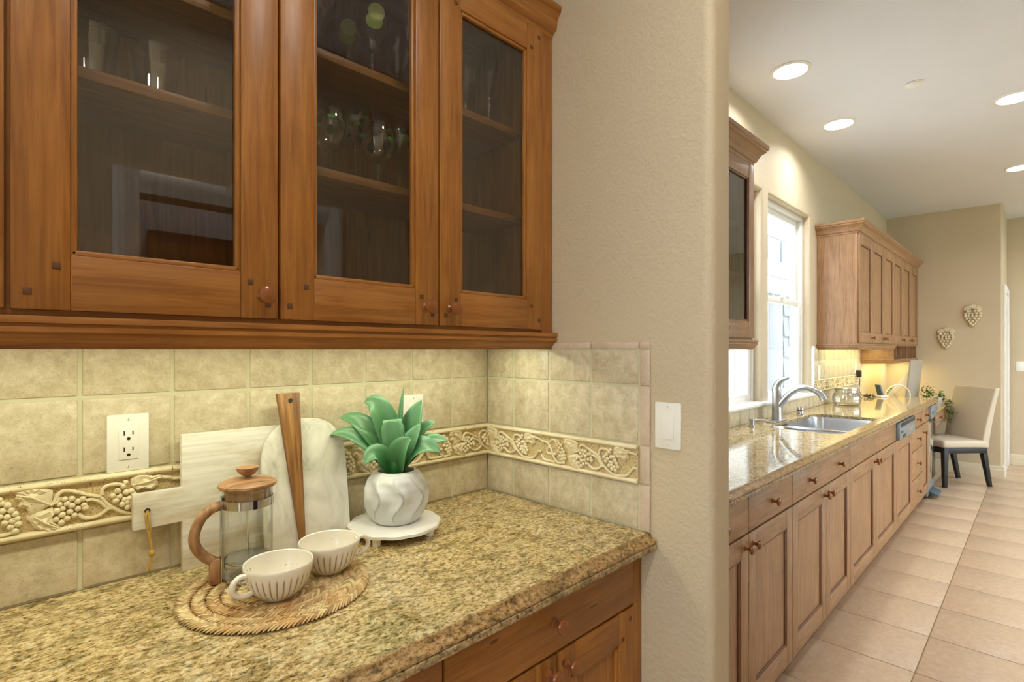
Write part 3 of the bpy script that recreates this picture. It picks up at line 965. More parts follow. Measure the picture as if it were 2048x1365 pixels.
plate('wall_socket', 'white double socket above the grapevine border beside the whitewashed board', 'outlet', (.2116, YT, 1.195), 0, 'socket')
plate('wall_socket', 'white socket plate behind the agave plant', 'outlet', (.9065, YT, 1.193), 0, 'socket')
plate('light_switch', 'white rocker switch on the plain end wall beside the tiles', 'switch', (XS, .660, 1.195), -PI / 2, 'rocker')
plate('wall_socket', 'white plate on the tiles right beside the kitchen window', 'outlet', (4.965, YT, 1.195), 0, 'rocker')
plate('wall_socket', 'white socket on the kitchen tiles above the black adapter', 'outlet', (6.20, YT, 1.205), 0, 'socket')
plate('light_switch', 'small white switch on the wall beyond the white door casing', 'switch', (8.80, .186, 1.187), -PI / 2, 'rocker')

# ------------------------------------------------------------------ boards leaning on the splashback
# whitewashed board with a handle to the left
wb = thing('cutting_board', 'whitewashed wooden cutting board with a twine loop on its handle', 'cutting board', (.41, 1.283, CT))
wb.rotation_euler = (-.035, 0, 0)
outl = [(-.11, 0), (.11, 0), (.11, .289), (-.11, .289), (-.11, .178), (-.196, .178), (-.196, .106), (-.11, .106)]
MB().prism(outl, lambda a, b, h: (a, h, b), 0, .018).build('board', M['whitewash'], wb, .002, local=True)
ring = [(-.172 + .004 * math.cos(a), -.001, .142 + .004 * math.sin(a)) for a in [2 * PI * i / 12 for i in range(13)]]
MB().tube(ring, .0014, 6).build('hole_rim', M['slot'], wb, local=True)
tw = MB()
tw.tube(smooth_path([(-.171, .002, .143), (-.176, -.007, .132), (-.174, -.008, .11), (-.169, -.007, .085), (-.166, -.007, .062)]), .0022, 6)
tw.tube(smooth_path([(-.171, .002, .143), (-.171, -.008, .130), (-.169, -.009, .11), (-.170, -.006, .085), (-.166, -.007, .062)]), .0022, 6)
tw.ball((-.166, -.007, .056), (.006, .005, .008), 8, 6)
tw.tube(smooth_path([(-.166, -.007, .055), (-.170, -.007, .036), (-.174, -.008, .024)]), .0022, 6)
tw.tube(smooth_path([(-.165, -.008, .055), (-.168, -.008, .036), (-.170, -.008, .022)]), .0022, 6)
tw.build('twine_loop', M['rope'], wb, local=True)

# arched marble board
mo = thing('marble_board', 'white veined marble board with an arched top', 'cutting board', (.5575, 1.238, CT))
mo.rotation_euler = (-.135, 0, 0)
hw, ht = .104, .305
pts = [(-hw, 0), (hw, 0)] + [(hw * (1 if math.cos(a) >= 0 else -1) * abs(math.cos(a)) ** .8, .195 + (ht - .195) * math.sin(a) ** .9) for a in [PI * i / 20 for i in range(21)]]
MB().prism(pts, lambda a, b, h: (a, h, b), 0, .012).build('board', M['marble'], mo, .002, local=True)

# tapering wooden paddle in front of it
pd = thing('wooden_paddle', 'tall brown wooden paddle tapering down, leaning on the marble board', 'cutting board', (.5320, 1.2240, CT))
pd.rotation_euler = (-.137, 0, 0)
MB().prism([(-.002, 0), (.008, 0), (.014, .37), (-.040, .37)], lambda a, b, h: (a, h, b), 0, .013).build('blade', M['acaciaz'], pd, .002, local=True)
MB().lathe([(.0001, 0), (.005, 0), (.005, .002), (.0001, .002)], (-.010, -.0002, .352), 14, axis='-y').build('hanging_hole', M['slot'], pd, local=True)

# ------------------------------------------------------------------ straw mat
mat_c = (.410, 1.060)
pm = thing('woven_placemat', 'round braided straw mat under the French press and cups', 'placemat', (mat_c[0], mat_c[1], CT))
def braid(rc, w, zc, name='braid_row'):
    mb = MB(); n = max(8, int(round(2 * PI * rc / .0072)))
    rr = random.Random(int(rc * 10000))
    for i in range(n):
        for side in (-1, 1):
            a = 2 * PI * (i + (.5 if side > 0 else 0)) / n + rr.uniform(-.1, .1) / n
            ctr = Vector((math.cos(a), math.sin(a), 0)); tan = Vector((-math.sin(a), math.cos(a), 0))
            d = (tan * .86 - ctr * side * .51).normalized()
            c = ctr * (rc + side * w * .20)
            L = w * .92 * rr.uniform(.9, 1.1)
            pts = [c + d * (L * q) + Vector((0, 0, zc + dz)) for q, dz in ((-.55, -.0030), (-.3, .0002), (0, .0022), (.3, .0022), (.55, -.0010))]
            wd_ = rr.uniform(.0030, .0039)
            mb.tube(pts, [wd_ * .5, wd_ * .9, wd_, wd_ * .9, wd_ * .45], 6, flat=.55, up=(0, 0, 1))
    return mb.build(name, M['straw'], pm, local=True)
for k in range(7): braid(.0135 + k * .0243, .0268, .0050 + (.0010 if k == 6 else 0))
MB().lathe([(.0005, .0003), (.158, .0003), (.158, .0020), (.0005, .0028)], n=48).build('backing', M['straw'], pm, local=True)
ZM = CT + .0078

# ------------------------------------------------------------------ French press
fp = thing('french_press', 'small glass French press with wooden lid and curved wooden handle', 'coffee press', (.384, 1.148, ZM), math.atan2(.113, -.99))
# local +x is the handle side
MB().lathe([(.0005, .006), (.043, .006), (.0465, .010), (.0470, .03), (.0470, .178), (.0490, .183), (.0475, .183), (.0452, .177), (.0452, .03), (.0445, .012), (.0005, .009)], n=40).build('beaker', M['press_glass'], fp, local=True)
lid = MB().lathe([(.0005, .184), (.0525, .184), (.0545, .187), (.0540, .191), (.045, .1965), (.02, .2005), (.0005, .2015)], n=40).build('lid', M['olivex'], fp, local=True)
MB().lathe([(.0005, .156), (.0425, .156), (.0425, .184), (.0005, .184)], n=32).build('lid_plug', M['oliver' if False else 'olivez'], lid, local=True)
MB().lathe([(.0005, .2008), (.007, .2008), (.006, .204), (.014, .209), (.020, .216), (.0215, .2225), (.0195, .2235), (.0005, .224)], n=24).build('lid_knob', M['olivex'], lid, local=True)
MB().lathe([(.0472, .146), (.0485, .146), (.0485, .163), (.0472, .163)], n=40, closed=True).build('steel_band', M['chrome'], fp, local=True)
MB().tube([(0, 0, .03), (0, 0, .17)], .0022, 8).build('plunger_rod', M['chrome'], fp, local=True)
pl = MB().lathe([(.0005, .036), (.043, .036), (.0440, .038), (.043, .040), (.0005, .041)], n=32)
sp_ = [(.0425 * math.cos(2 * PI * i / 240), .0425 * math.sin(2 * PI * i / 240), .041 + .0035 * math.sin(i * PI / 2.0)) for i in range(241)]
pl.tube(sp_, .0006, 4)
sp2 = [(p[0], p[1], p[2] - .012) for p in sp_]
pl.tube(sp2, .0006, 4)
pl.build('plunger_disc', M['steel'], fp, local=True)
MB().box((.0475, -.0075, .0), (.0500, .0075, .172)).build('steel_strut', M['chrome'], fp, .0008, local=True)
hp = smooth_path([(.049, 0, .152), (.062, 0, .150), (.078, 0, .139), (.090, 0, .119), (.095, 0, .096), (.090, 0, .075), (.077, 0, .057), (.064, 0, .046), (.058, 0, .036)], 4)
hd = MB().tube(hp, .0098, 12, flat=1.0, up=(0, 1, 0))
hd.build('handle', M['olivez'], fp, local=True)
MB().box((.0500, -.0098, .0), (.0690, .0098, .050)).build('handle_foot', M['olivez'], fp, .003, local=True)
bs = MB().lathe([(.034, .0), (.046, .0), (.0475, .004), (.046, .007), (.034, .006)], n=32, closed=True)
bs.build('base_ring', M['chrome'], fp, local=True)

# ------------------------------------------------------------------ two cups
def cup(label, x, y, ang):
    t = thing('cup', label, 'cup', (x, y, ZM), ang)
    outer = [(.0005, .0015), (.024, .0), (.028, .002), (.034, .007), (.046, .018), (.054, .032), (.0585, .046), (.061, .058), (.0615, .064), (.0605, .0665), (.0585, .065), (.057, .056), (.053, .040), (.044, .022), (.028, .009), (.0005, .006)]
    prof = []
    for (r0, h0), (r1, h1) in zip(outer, outer[1:]):
        for q in range(2): prof.append((r0 + (r1 - r0) * q / 2, h0 + (h1 - h0) * q / 2))
    prof.append(outer[-1])
    nf = 30
    nrm = [0]
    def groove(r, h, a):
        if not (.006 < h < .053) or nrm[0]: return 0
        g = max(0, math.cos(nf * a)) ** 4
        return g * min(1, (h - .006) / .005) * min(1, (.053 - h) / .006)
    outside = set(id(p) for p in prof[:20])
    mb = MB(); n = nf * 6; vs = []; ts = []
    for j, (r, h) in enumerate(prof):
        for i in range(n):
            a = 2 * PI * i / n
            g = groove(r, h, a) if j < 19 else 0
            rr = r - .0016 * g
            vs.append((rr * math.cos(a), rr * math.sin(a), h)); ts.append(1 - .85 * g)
    fs = [(j * n + i, j * n + (i + 1) % n, (j + 1) * n + (i + 1) % n, (j + 1) * n + i) for j in range(len(prof) - 1) for i in range(n)]
    mb.add(vs, fs, 0, ts)
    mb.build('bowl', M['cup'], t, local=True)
    hp_ = smooth_path([(.056, 0, .055), (.070, 0, .058), (.082, 0, .050), (.084, 0, .036), (.074, 0, .025), (.060, 0, .022), (.050, 0, .024)], 4)
    mb2 = MB().tube(hp_, .0050, 10, flat=1.25, up=(0, 1, 0))
    mb2.tone = [1.0 - .02 * (i % 2) for i in range(len(mb2.v))]
    mb2.build('handle', M['cup'], t, local=True)
    return t
cup('cream fluted cup whose handle points at the press handle foot', .3935, 1.012, math.atan2(-.10, -.99))
cup('cream fluted cup whose handle points at the agave pot', .513, 1.052, math.atan2(-.12, .99))

# ------------------------------------------------------------------ marble stand, pot, agave
tv = thing('marble_stand', 'white scalloped marble stand on little feet under the plant pot', 'trivet', (.752, 1.178, CT))
sc_r = lambda r, h, a: r * (1 + .035 * abs(math.cos(6 * a)) - .02) if r > .05 else r
MB().lathe([(.0005, .018), (.110, .018), (.115, .020), (.1155, .027), (.113, .030), (.0005, .030)], n=144, rad=sc_r).build('top', M['white_marble'], tv, local=True)
for k in range(4):
    a = PI / 4 + k * PI / 2 - .25
    MB().lathe([(.0005, 0), (.010, 0), (.011, .018), (.0005, .018)], (.096 * math.cos(a), .096 * math.sin(a), 0), 14).build('foot', M['white_marble'], tv, local=True)
ZP = CT + .030
pt = thing('plant_pot', 'grey white ceramic pot with wavy carved ridges', 'pot', (.757, 1.180, ZP))
pr = [(.0005, .0), (.050, .0), (.056, .003), (.070, .020), (.080, .045), (.0835, .068), (.081, .090), (.072, .110), (.060, .124), (.052, .129), (.0465, .130), (.0445, .127), (.0435, .112), (.0005, .112)]
mb = MB(); n = 180; vs = []; ts = []
fine = []
for (r0, h0), (r1, h1) in zip(pr, pr[1:]):
    for q in range(4): fine.append((r0 + (r1 - r0) * q / 4, h0 + (h1 - h0) * q / 4))
fine.append(pr[-1])
for j, (r, h) in enumerate(fine):
    inn = j > 40
    for i in range(n):
        a = 2 * PI * i / n
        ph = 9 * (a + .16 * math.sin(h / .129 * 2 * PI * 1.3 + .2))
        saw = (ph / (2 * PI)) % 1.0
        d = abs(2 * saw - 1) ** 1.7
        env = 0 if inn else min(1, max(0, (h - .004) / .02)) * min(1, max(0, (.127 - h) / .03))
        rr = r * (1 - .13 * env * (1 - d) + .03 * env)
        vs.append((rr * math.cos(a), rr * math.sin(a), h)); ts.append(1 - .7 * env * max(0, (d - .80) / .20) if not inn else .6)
mb.add(vs, [(j * n + i, j * n + (i + 1) % n, (j + 1) * n + (i + 1) % n, (j + 1) * n + i) for j in range(len(fine) - 1) for i in range(n)], 0, ts)
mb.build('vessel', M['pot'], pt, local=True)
MB().lathe([(.0005, .1165), (.0425, .1145), (.0425, .110), (.0005, .110)], n=24).build('soil', M['soil'], pt, local=True)

ag = thing('agave_plant', 'green artificial agave with broad pointed leaves in the wavy pot', 'plant', (.757, 1.180, ZP + .112))
RT = Vector((.7071, -.7071, 0)); FW = Vector((.7071, .7071, 0)); UP = Vector((0, 0, 1))
def leaf(tip, bend, width, start=(0, 0, 0), face=None, cut=False, droop=0.0, peak=.42):
    """tip, bend and start are (right, up, towards the viewer side) in metres from the plant's foot"""
    cv = lambda p: RT * p[0] + UP * p[1] - FW * p[2]
    p0, p1, p2 = cv(start), cv(bend), cv(tip)
    N = 14; mb = MB(); vs = []; ts = []
    for i in range(N + 1):
        t = i / N
        c = p0 * (1 - t) ** 2 + p1 * 2 * t * (1 - t) + p2 * t * t
        d = (2 * (1 - t) * (p1 - p0) + 2 * t * (p2 - p1)).normalized()
        out = Vector((c.x, c.y, 0)) if face is None else cv(face)
        if out.length < 1e-4: out = cv((0, 0, 1))
        side = d.cross(UP if abs(d.z) < .93 else out.normalized())
        if side.length < 1e-3: side = RT
        if face is not None: side = d.cross(cv(face))
        side.normalize()
        nm = side.cross(d).normalized()
        if nm.z < 0 and face is None: nm = -nm
        s = t / peak if t < peak else (1 - t) / (1 - peak)
        w = width * (.42 + .58 * math.sin(min(s, 1) * PI / 2)) if t < peak else width * max(.0, math.sin(min(max(s, 0), 1) * PI / 2)) ** .8
        if cut: w = width * (.6 + .4 * math.sin(min(t / .6, 1) * PI / 2)) * (1 if t < .9 else .82)
        for q in (-1, -.5, 0, .5, 1):
            vs.append(c + side * (w * .5 * q) + nm * (abs(q) ** 1.5 * w * .20) + nm * (.0009))
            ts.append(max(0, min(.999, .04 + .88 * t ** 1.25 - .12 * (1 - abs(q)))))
    n5 = 5
    top = len(vs)
    fs = [(i * n5 + k, i * n5 + k + 1, (i + 1) * n5 + k + 1, (i + 1) * n5 + k) for i in range(N) for k in range(n5 - 1)]
    mb.add(vs, fs, 0, ts)
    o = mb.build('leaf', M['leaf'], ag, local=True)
    so = o.modifiers.new('thickness', 'SOLIDIFY'); so.thickness = .0016; so.offset = 0
    return o
leaf((.018, .232, -.005), (.004, .12, 0), .022, face=(0, 0, 1), peak=.2)                 # centre spike
leaf((-.088, .190, -.02), (-.030, .215, -.02), .064, face=(.3, .3, 1))                    # tall back left
leaf((.062, .197, -.02), (.035, .12, -.02), .062, face=(-.4, .2, 1), peak=.55)           # tall right
leaf((-.150, .150, -.01), (-.070, .165, 0), .056, face=(.15, .75, .8))                   # left upper
leaf((-.160, .112, .03), (-.080, .135, .02), .054, face=(.1, .8, .7))                    # left lower
leaf((-.120, .135, -.045), (-.06, .14, -.03), .045)
leaf((.098, .135, -.04), (.05, .13, -.03), .045, face=(-.2, .7, .7))                     # right back
leaf((-.006, .150, .012), (.0, .09, .012), .058, face=(0, .25, 1), cut=True)              # cut heart leaf
leaf((.068, .140, .02), (.03, .08, .03), .050, face=(-.3, .4, 1), peak=.5)               # right inner
leaf((.132, .090, -.005), (.070, .115, .0), .050, face=(-.1, .8, .7))                    # right low back
leaf((.122, .070, .045), (.055, .120, .04), .062, face=(-.1, .7, .8))                    # right low front
leaf((-.065, .042, .055), (-.045, .105, .045), .054, face=(.1, .6, .8))                  # front left droop
leaf((.050, .108, .055), (.012, .085, .05), .062, face=(-.1, .5, .9))                                        # front centre
leaf((.03, .12, -.09), (.01, .13, -.05), .05)
MB().lathe([(.0005, .0), (.020, .0), (.026, .03), (.022, .055), (.010, .075), (.0005, .08)], n=14,).build('leaf_base', M['leaf'], ag, local=True)

# ------------------------------------------------------------------ kitchen base run
W2 = 'glazed'
def kb(label, x0, x1):
    t = thing('base_cabinet', label, 'cabinet', ((x0 + x1) / 2, 1.0, 0))
    base_body(t, x0, x1, W2)
    return t
g = .003
k1 = kb('kitchen base cabinet with two drawers beside the niche wall end', XE + .004, 2.390)
bx('filler', (XE + .004, YF + .001, .092), (1.45, YF + .02, .87), M[W2 + 'z'], k1, .001)
drawer(k1, 1.453, 1.922 - g / 2, .738, .867, YF, W2, (1.69,)); drawer(k1, 1.922 + g / 2, 2.3885, .738, .867, YF, W2, (2.155,))
door(k1, 1.453, 1.922 - g / 2, .09, .731, YF, W2, 'flat', (1.888, .69), pegs=False); door(k1, 1.922 + g / 2, 2.3885, .09, .731, YF, W2, 'flat', (1.958, .69), pegs=False)
k2 = kb('kitchen base cabinet with one wide two-knob drawer over a door pair', 2.392, 3.333)
drawer(k2, 2.3935, 3.3315, .738, .867, YF, W2, (2.62, 3.10))
door(k2, 2.3935, 2.879 - g / 2, .09, .731, YF, W2, 'flat', (2.842, .69), pegs=False); door(k2, 2.879 + g / 2, 3.3315, .09, .731, YF, W2, 'flat', (2.916, .69), pegs=False)
k3 = thing('base_cabinet', 'sink base cabinet with two plain false fronts without knobs', 'cabinet', (3.97, 1.0, 0))
b = MB()
b.box((3.335, YF + .021, .092), (3.353, 1.322, CT - .041)).box((4.583, YF + .021, .092), (4.601, 1.322, CT - .041)).box((3.353, YF + .021, .092), (4.583, 1.322, .11)).box((3.353, 1.305, .11), (4.583, 1.322, .70)).box((3.335, YF + .075, 0), (4.601, 1.322, .092)).box((3.353, YF + .021, .11), (4.583, YF + .03, .70))
b.build('body', M[W2 + 'z'], k3, .001)
drawer(k3, 3.3365, 3.951 - g / 2, .738, .867, YF, W2); drawer(k3, 3.951 + g / 2, 4.5995, .738, .867, YF, W2)
door(k3, 3.3365, 3.951 - g / 2, .09, .731, YF, W2, 'flat', (3.912, .69), pegs=False); door(k3, 3.951 + g / 2, 4.5995, .09, .731, YF, W2, 'flat', (3.99, .69), pegs=False)
dw = thing('dishwasher', 'dishwasher with a blue-grey control panel above a wooden front', 'dishwasher', (4.93, 1.0, 0))
base_body(dw, 4.604, 5.256, W2)
cpn = bx('control_panel', (4.612, YF - .022, .738), (5.248, YF + .02, .862), M['grey_panel'], dw, .004)
bx('handle_recess', (4.63, YF - .0235, .828), (5.23, YF - .021, .858), M['black'], cpn, .0005)
bx('badge', (4.66, YF - .0235, .785), (4.74, YF - .021, .800), M['black'], cpn, .0005)
bx('display', (4.72, YF - .0235, .745), (4.85, YF - .021, .768), M['black'], cpn, .0005)
for i in range(5):
    bx('button', (4.90 + i * .062, YF - .0245, .768), (4.94 + i * .062, YF - .021, .800), M['panel_grey'], cpn, .001)
door(dw, 4.6055, 5.2545, .09, .731, YF, W2, 'flat', None, pegs=False, name='front_panel')
k4 = kb('kitchen base cabinet with a stack of four drawers', 5.259, 5.784)
for z0, z1 in ((.738, .867), (.557, .731), (.328, .551), (.09, .322)): drawer(k4, 5.2605, 5.7825, z0, z1, YF, W2, (5.52,))
k5 = kb('narrow kitchen base cabinet with one drawer and one door', 5.786, 6.143)
drawer(k5, 5.7875, 6.1415, .738, .867, YF, W2, (5.965,))
door(k5, 5.7875, 6.1415, .09, .731, YF, W2, 'flat', (5.83, .66), pegs=False)
tc = thing('trash_compactor', 'stainless trash compactor with a foot pedal at the counter end', 'compactor', (6.35, 1.0, 0))
bx('body', (6.146, YF + .02, .07), (6.54, 1.30, CT - .042), M['panel_grey'], tc, .002)
bx('front', (6.15, YF - .004, .17), (6.535, YF + .02, .735), M['chrome'], tc, .003)
tp = bx('control_panel', (6.15, YF - .018, .748), (6.535, YF + .02, .868), M['grey_panel'], tc, .004)
bx('key_switch', (6.22, YF - .020, .785), (6.27, YF - .017, .815), M['black'], tp, .001)
MB().tube([(6.18, YF - .045, .722), (6.51, YF - .045, .722)], .012, 8).build('handle_bar', M['steel'], tc)
bx('toe_plate', (6.15, YF + .01, .03), (6.535, YF + .03, .165), M['grey_panel'], tc, .002)
MB().prism([(YF - .06, .030), (YF - .055, .045), (YF + .012, .075), (YF + .012, .055)], lambda a, b_, h: (h, a, b_), 6.22, 6.46).build('foot_pedal', M['bluegrey'], tc, .003)

# worktop with a sink cut-out
SX0, SX1, SY0, SY1 = 3.357, 4.33, .785, 1.185
def kitchen_top():
    bm = bmesh.new()
    out = [(XE + .003, .735), (6.56, .735), (6.56, YT - .0005), (XE + .003, YT - .0005)]
    inn = rrect(SX0, SX1, SY0, SY1, .07)
    tops = []
    for z in (CT, CT - .019):
        lo = [bm.verts.new((x, y, z)) for x, y in out]; li = [bm.verts.new((x, y, z)) for x, y in inn]
        es = [bm.edges.new((l[i], l[(i + 1) % len(l)])) for l in (lo, li) for i in range(len(l))]
        bmesh.ops.triangle_fill(bm, edges=es, use_beauty=True)
        tops.append((lo, li))
    for a, b_ in zip(tops[0], tops[1]):
        for i in range(len(a)): bm.faces.new((a[i], a[(i + 1) % len(a)], b_[(i + 1) % len(a)], b_[i]))
    bmesh.ops.recalc_face_normals(bm, faces=bm.faces)
    mb = MB()
    bm.verts.index_update()
    mb.add([v.co[:] for v in bm.verts], [[v.index for v in f.verts] for f in bm.faces])
    bm.free()
    for i, e in enumerate((EDGE_U, EDGE_L)):
        sweep([(XE + .003, .735), (6.56, .735), (6.56, YT - .001)], [(p if p >= 0 else -.001, z) for p, z in e], mb, i + 1)
    return mb.build('worktop', [M['granite'], M['granite_ogee'], M['granite_lower']])
tag(kitchen_top(), 'long polished granite worktop with a sink cut-out under the kitchen windows', 'countertop')

# sink
sk = thing('sink', 'stainless double-bowl sink set under the granite', 'sink', (3.8, .98, CT - .25))
def bowl(x0, x1, y0, y1, depth, name):
    mb = MB(); zt = CT - .0195
    levels = [(0, 0), (.004, .02), (.008, depth * .6), (.02, depth * .88), (.05, depth), (.09, depth + .004)]
    vs = []
    n = None
    for ins, dp in levels:
        r = max(.075 - ins * .3, .03)
        p = rrect(x0 + ins, x1 - ins, y0 + ins, y1 - ins, r); n = len(p)
        vs += [(a, b_, zt - dp) for a, b_ in p]
    fs = [(k * n + i, k * n + (i + 1) % n, (k + 1) * n + (i + 1) % n, (k + 1) * n + i) for k in range(len(levels) - 1) for i in range(n)]
    fs.append(tuple((len(levels) - 1) * n + i for i in range(n)))
    mb.add(vs, fs)
    o = mb.build(name, M['sink_steel'], sk)
    MB().lathe([(.0005, .003), (.03, .003), (.042, .005), (.042, .001)], ((x0 + x1) / 2, (y0 + y1) / 2, zt - depth - .004), 20).build('drain', M['chrome'], o)
    return o
bowl(SX0 - .003, 3.645, SY0 - .004, SY1 + .004, .15, 'basin')
bowl(3.685, SX1 + .004, SY0 - .004, SY1 + .004, .19, 'basin')
MB().box((3.632, SY0 - .004, CT - .040), (3.698, SY1 + .004, CT - .0205)).build('divider', M['sink_steel'], sk, .006)

fc = thing('faucet', 'brushed steel pull-out faucet with a tall lever behind the sink', 'faucet', (3.70, 1.235, CT))
FXY = (3.70, 1.235)
MB().prism(rrect(FXY[0] - .13, FXY[0] + .13, FXY[1] - .032, FXY[1] + .032, .031), lambda a, b_, h: (a, b_, h), CT, CT + .007).build('base_plate', M['steel'], fc, .003)
MB().lathe([(.0005, CT + .006), (.032, CT + .006), (.031, CT + .012), (.029, CT + .06), (.0275, CT + .17), (.027, CT + .20), (.0005, CT + .203)], (FXY[0], FXY[1], 0), 24).build('body', M['steel'], fc)
sp3 = smooth_path([(3.70, 1.235, CT + .085), (3.70, 1.205, CT + .125), (3.70, 1.165, CT + .175), (3.70, 1.115, CT + .215), (3.70, 1.065, CT + .230), (3.70, 1.015, CT + .218)], 4)
MB().tube(sp3, [.021 - .004 * i / len(sp3) for i in range(len(sp3))], 14).build('spout', M['steel'], fc)
sp4 = smooth_path([(3.70, 1.016, CT + .218), (3.70, .985, CT + .200), (3.70, .965, CT + .176), (3.70, .957, CT + .156)], 4)
MB().tube(sp4, [.0175 + .006 * i / len(sp4) for i in range(len(sp4))], 14).build('spray_head', M['steel'], fc)
lv = smooth_path([(3.70, 1.236, CT + .198), (3.70, 1.235, CT + .225), (3.70, 1.222, CT + .255), (3.70, 1.195, CT + .275), (3.70, 1.16, CT + .288)], 4)
MB().tube(lv, [.026 * (1 - i / (len(lv) - 1)) ** .8 + .005 for i in range(len(lv))], 12).build('lever', M['steel'], fc)
sd = thing('soap_dispenser', 'small steel soap pump with a long nozzle beside the faucet', 'dispenser', (3.33, 1.255, CT))
MB().lathe([(.0005, 0), (.020, 0), (.020, .006), (.014, .010), (.013, .030), (.0005, .032)], n=18).build('collar', M['steel'], sd, local=True)
MB().lathe([(.0005, .030), (.016, .030), (.016, .046), (.0005, .048)], n=18).build('pump_head', M['steel'], sd, local=True)
MB().tube([(0, 0, .041), (.03, -.07, .043), (.034, -.085, .036)], .0055, 8).build('nozzle', M['steel'], sd, local=True)
agp = thing('air_gap_cap', 'short steel air gap cylinder at the corner of the sink', 'air gap', (4.15, 1.225, CT))
MB().lathe([(.0005, 0), (.026, 0), (.026, .004), (.022, .006), (.022, .056), (.018, .062), (.0005, .063)], n=20).build('cap', M['chrome'], agp, local=True)
MB().lathe([(.0222, .034), (.0228, .034), (.0228, .040), (.0222, .040)], n=20, closed=True).build('vent_slot', M['slot'], agp, local=True)

jar = thing('glass_jar', 'squat clear glass jar with a flat metal lid on the kitchen worktop', 'jar', (5.20, 1.175, CT))
MB().lathe([(.0005, .004), (.085, .002), (.100, .012), (.106, .04), (.106, .07), (.098, .095), (.085, .108), (.083, .128), (.080, .128), (.081, .108), (.094, .092), (.102, .07), (.102, .04), (.096, .016), (.0005, .010)], n=36).build('vessel', M['glass'], jar, local=True)
MB().lathe([(.0005, .128), (.088, .128), (.089, .132), (.088, .143), (.084, .146), (.0005, .147)], n=36).build('lid', M['steel'], jar, local=True)

# ------------------------------------------------------------------ cables, phone stand
ad = thing('power_adapter', 'black plug-in adapter hanging from the kitchen socket', 'adapter', (6.22, YT, 1.15))
MB().box((-.026, -.046, -.04), (.026, -.008, .03)).build('block', M['black'], ad, .004, local=True)
MB().tube(smooth_path([(0, -.03, -.04), (.005, -.032, -.10), (.0, -.03, -.18), (.02, -.06, -.228), (.05, -.09, -.231)]), .0028, 6).build('cord', M['black'], ad, local=True)
cb = thing('cable_tangle', 'tangled black charging cable lying on the worktop under the adapter', 'cable', (6.2, 1.2, CT))
rr = random.Random(11); p = []
for i in range(46):
    a = i * .55
    p.append((.11 * math.cos(a) * (.5 + .5 * rr.random()) + (i - 23) * .003, .045 * math.sin(a) * (.5 + .5 * rr.random()), .006 + .022 * rr.random()))
MB().tube(smooth_path(p, 3), .0034, 6).build('cord', M['black'], cb, local=True)
ph = thing('phone_stand', 'blue-grey handset leaning in a pale charging cradle', 'phone', (6.30, 1.13, CT), -.5)
MB().box((-.05, -.045, 0), (.05, .045, .018)).build('cradle', M['plastic'], ph, .005, local=True)
MB().prism([(-.012, .012), (.012, .012), (-.030, .125), (-.050, .125)], lambda a, b_, h: (a, h, b_), -.026, .026).build('handset', M['bluegrey'], ph, .004, local=True)
wc = thing('white_cable', 'stiff white cable arching in a loop beside the phone cradle', 'cable', (6.48, 1.02, CT))
q = []
for i in range(15):
    a = PI * i / 14
    c = -RT * (.125 * math.cos(a)) + UP * (.004 + .115 * math.sin(a))
    q.append(c)
q[0] = q[0] + UP * .002
MB().tube(q, .006, 8).build('cord', M['white_cable'], wc, local=True)

# ------------------------------------------------------------------ desk
dk = thing('desk', 'low built-in writing desk between the worktop end and the far wall', 'desk', (7.17, 1.03, 0))
bx('desk_top', (6.565, .72, .775), (XF - .001, YB - .001, .80), M['granite'], dk, .004)
bx('apron', (6.565, .758, .62), (XF - .001, .778, .774), M['glazedx'], dk, .001)
d = bx('drawer', (6.58, .738, .63), (7.20, .757, .768), M['glazedx'], dk, .003); knob(d, 6.89, .738, .70)
d = bx('drawer', (7.21, .738, .63), (7.76, .757, .768), M['glazedx'], dk, .003); knob(d, 7.48, .738, .70)
bx('end_panel', (6.544, .745, 0), (6.562, YB - .001, .774), M['glazedz'], dk, .001)
pnl = thing('tilted_panel', 'thin grey flat panel standing tilted on the desk with a pale prop', 'panel', (6.98, .97, .80))
PA = [(.975, .802), (.93, 1.276), (.945, 1.278), (.990, .803)]
MB().prism(PA, lambda a, b_, h: (h, a, b_), 6.628, 7.36).build('sheet', M['panel_grey'], pnl, .002)
MB().prism([(.990, .803), (.955, 1.16), (.962, 1.16), (1.22, .803), (1.18, .803), (.99, 1.02)], lambda a, b_, h: (h, a, b_), 6.64, 6.66).build('prop', M['white_cable'], pnl, .001)

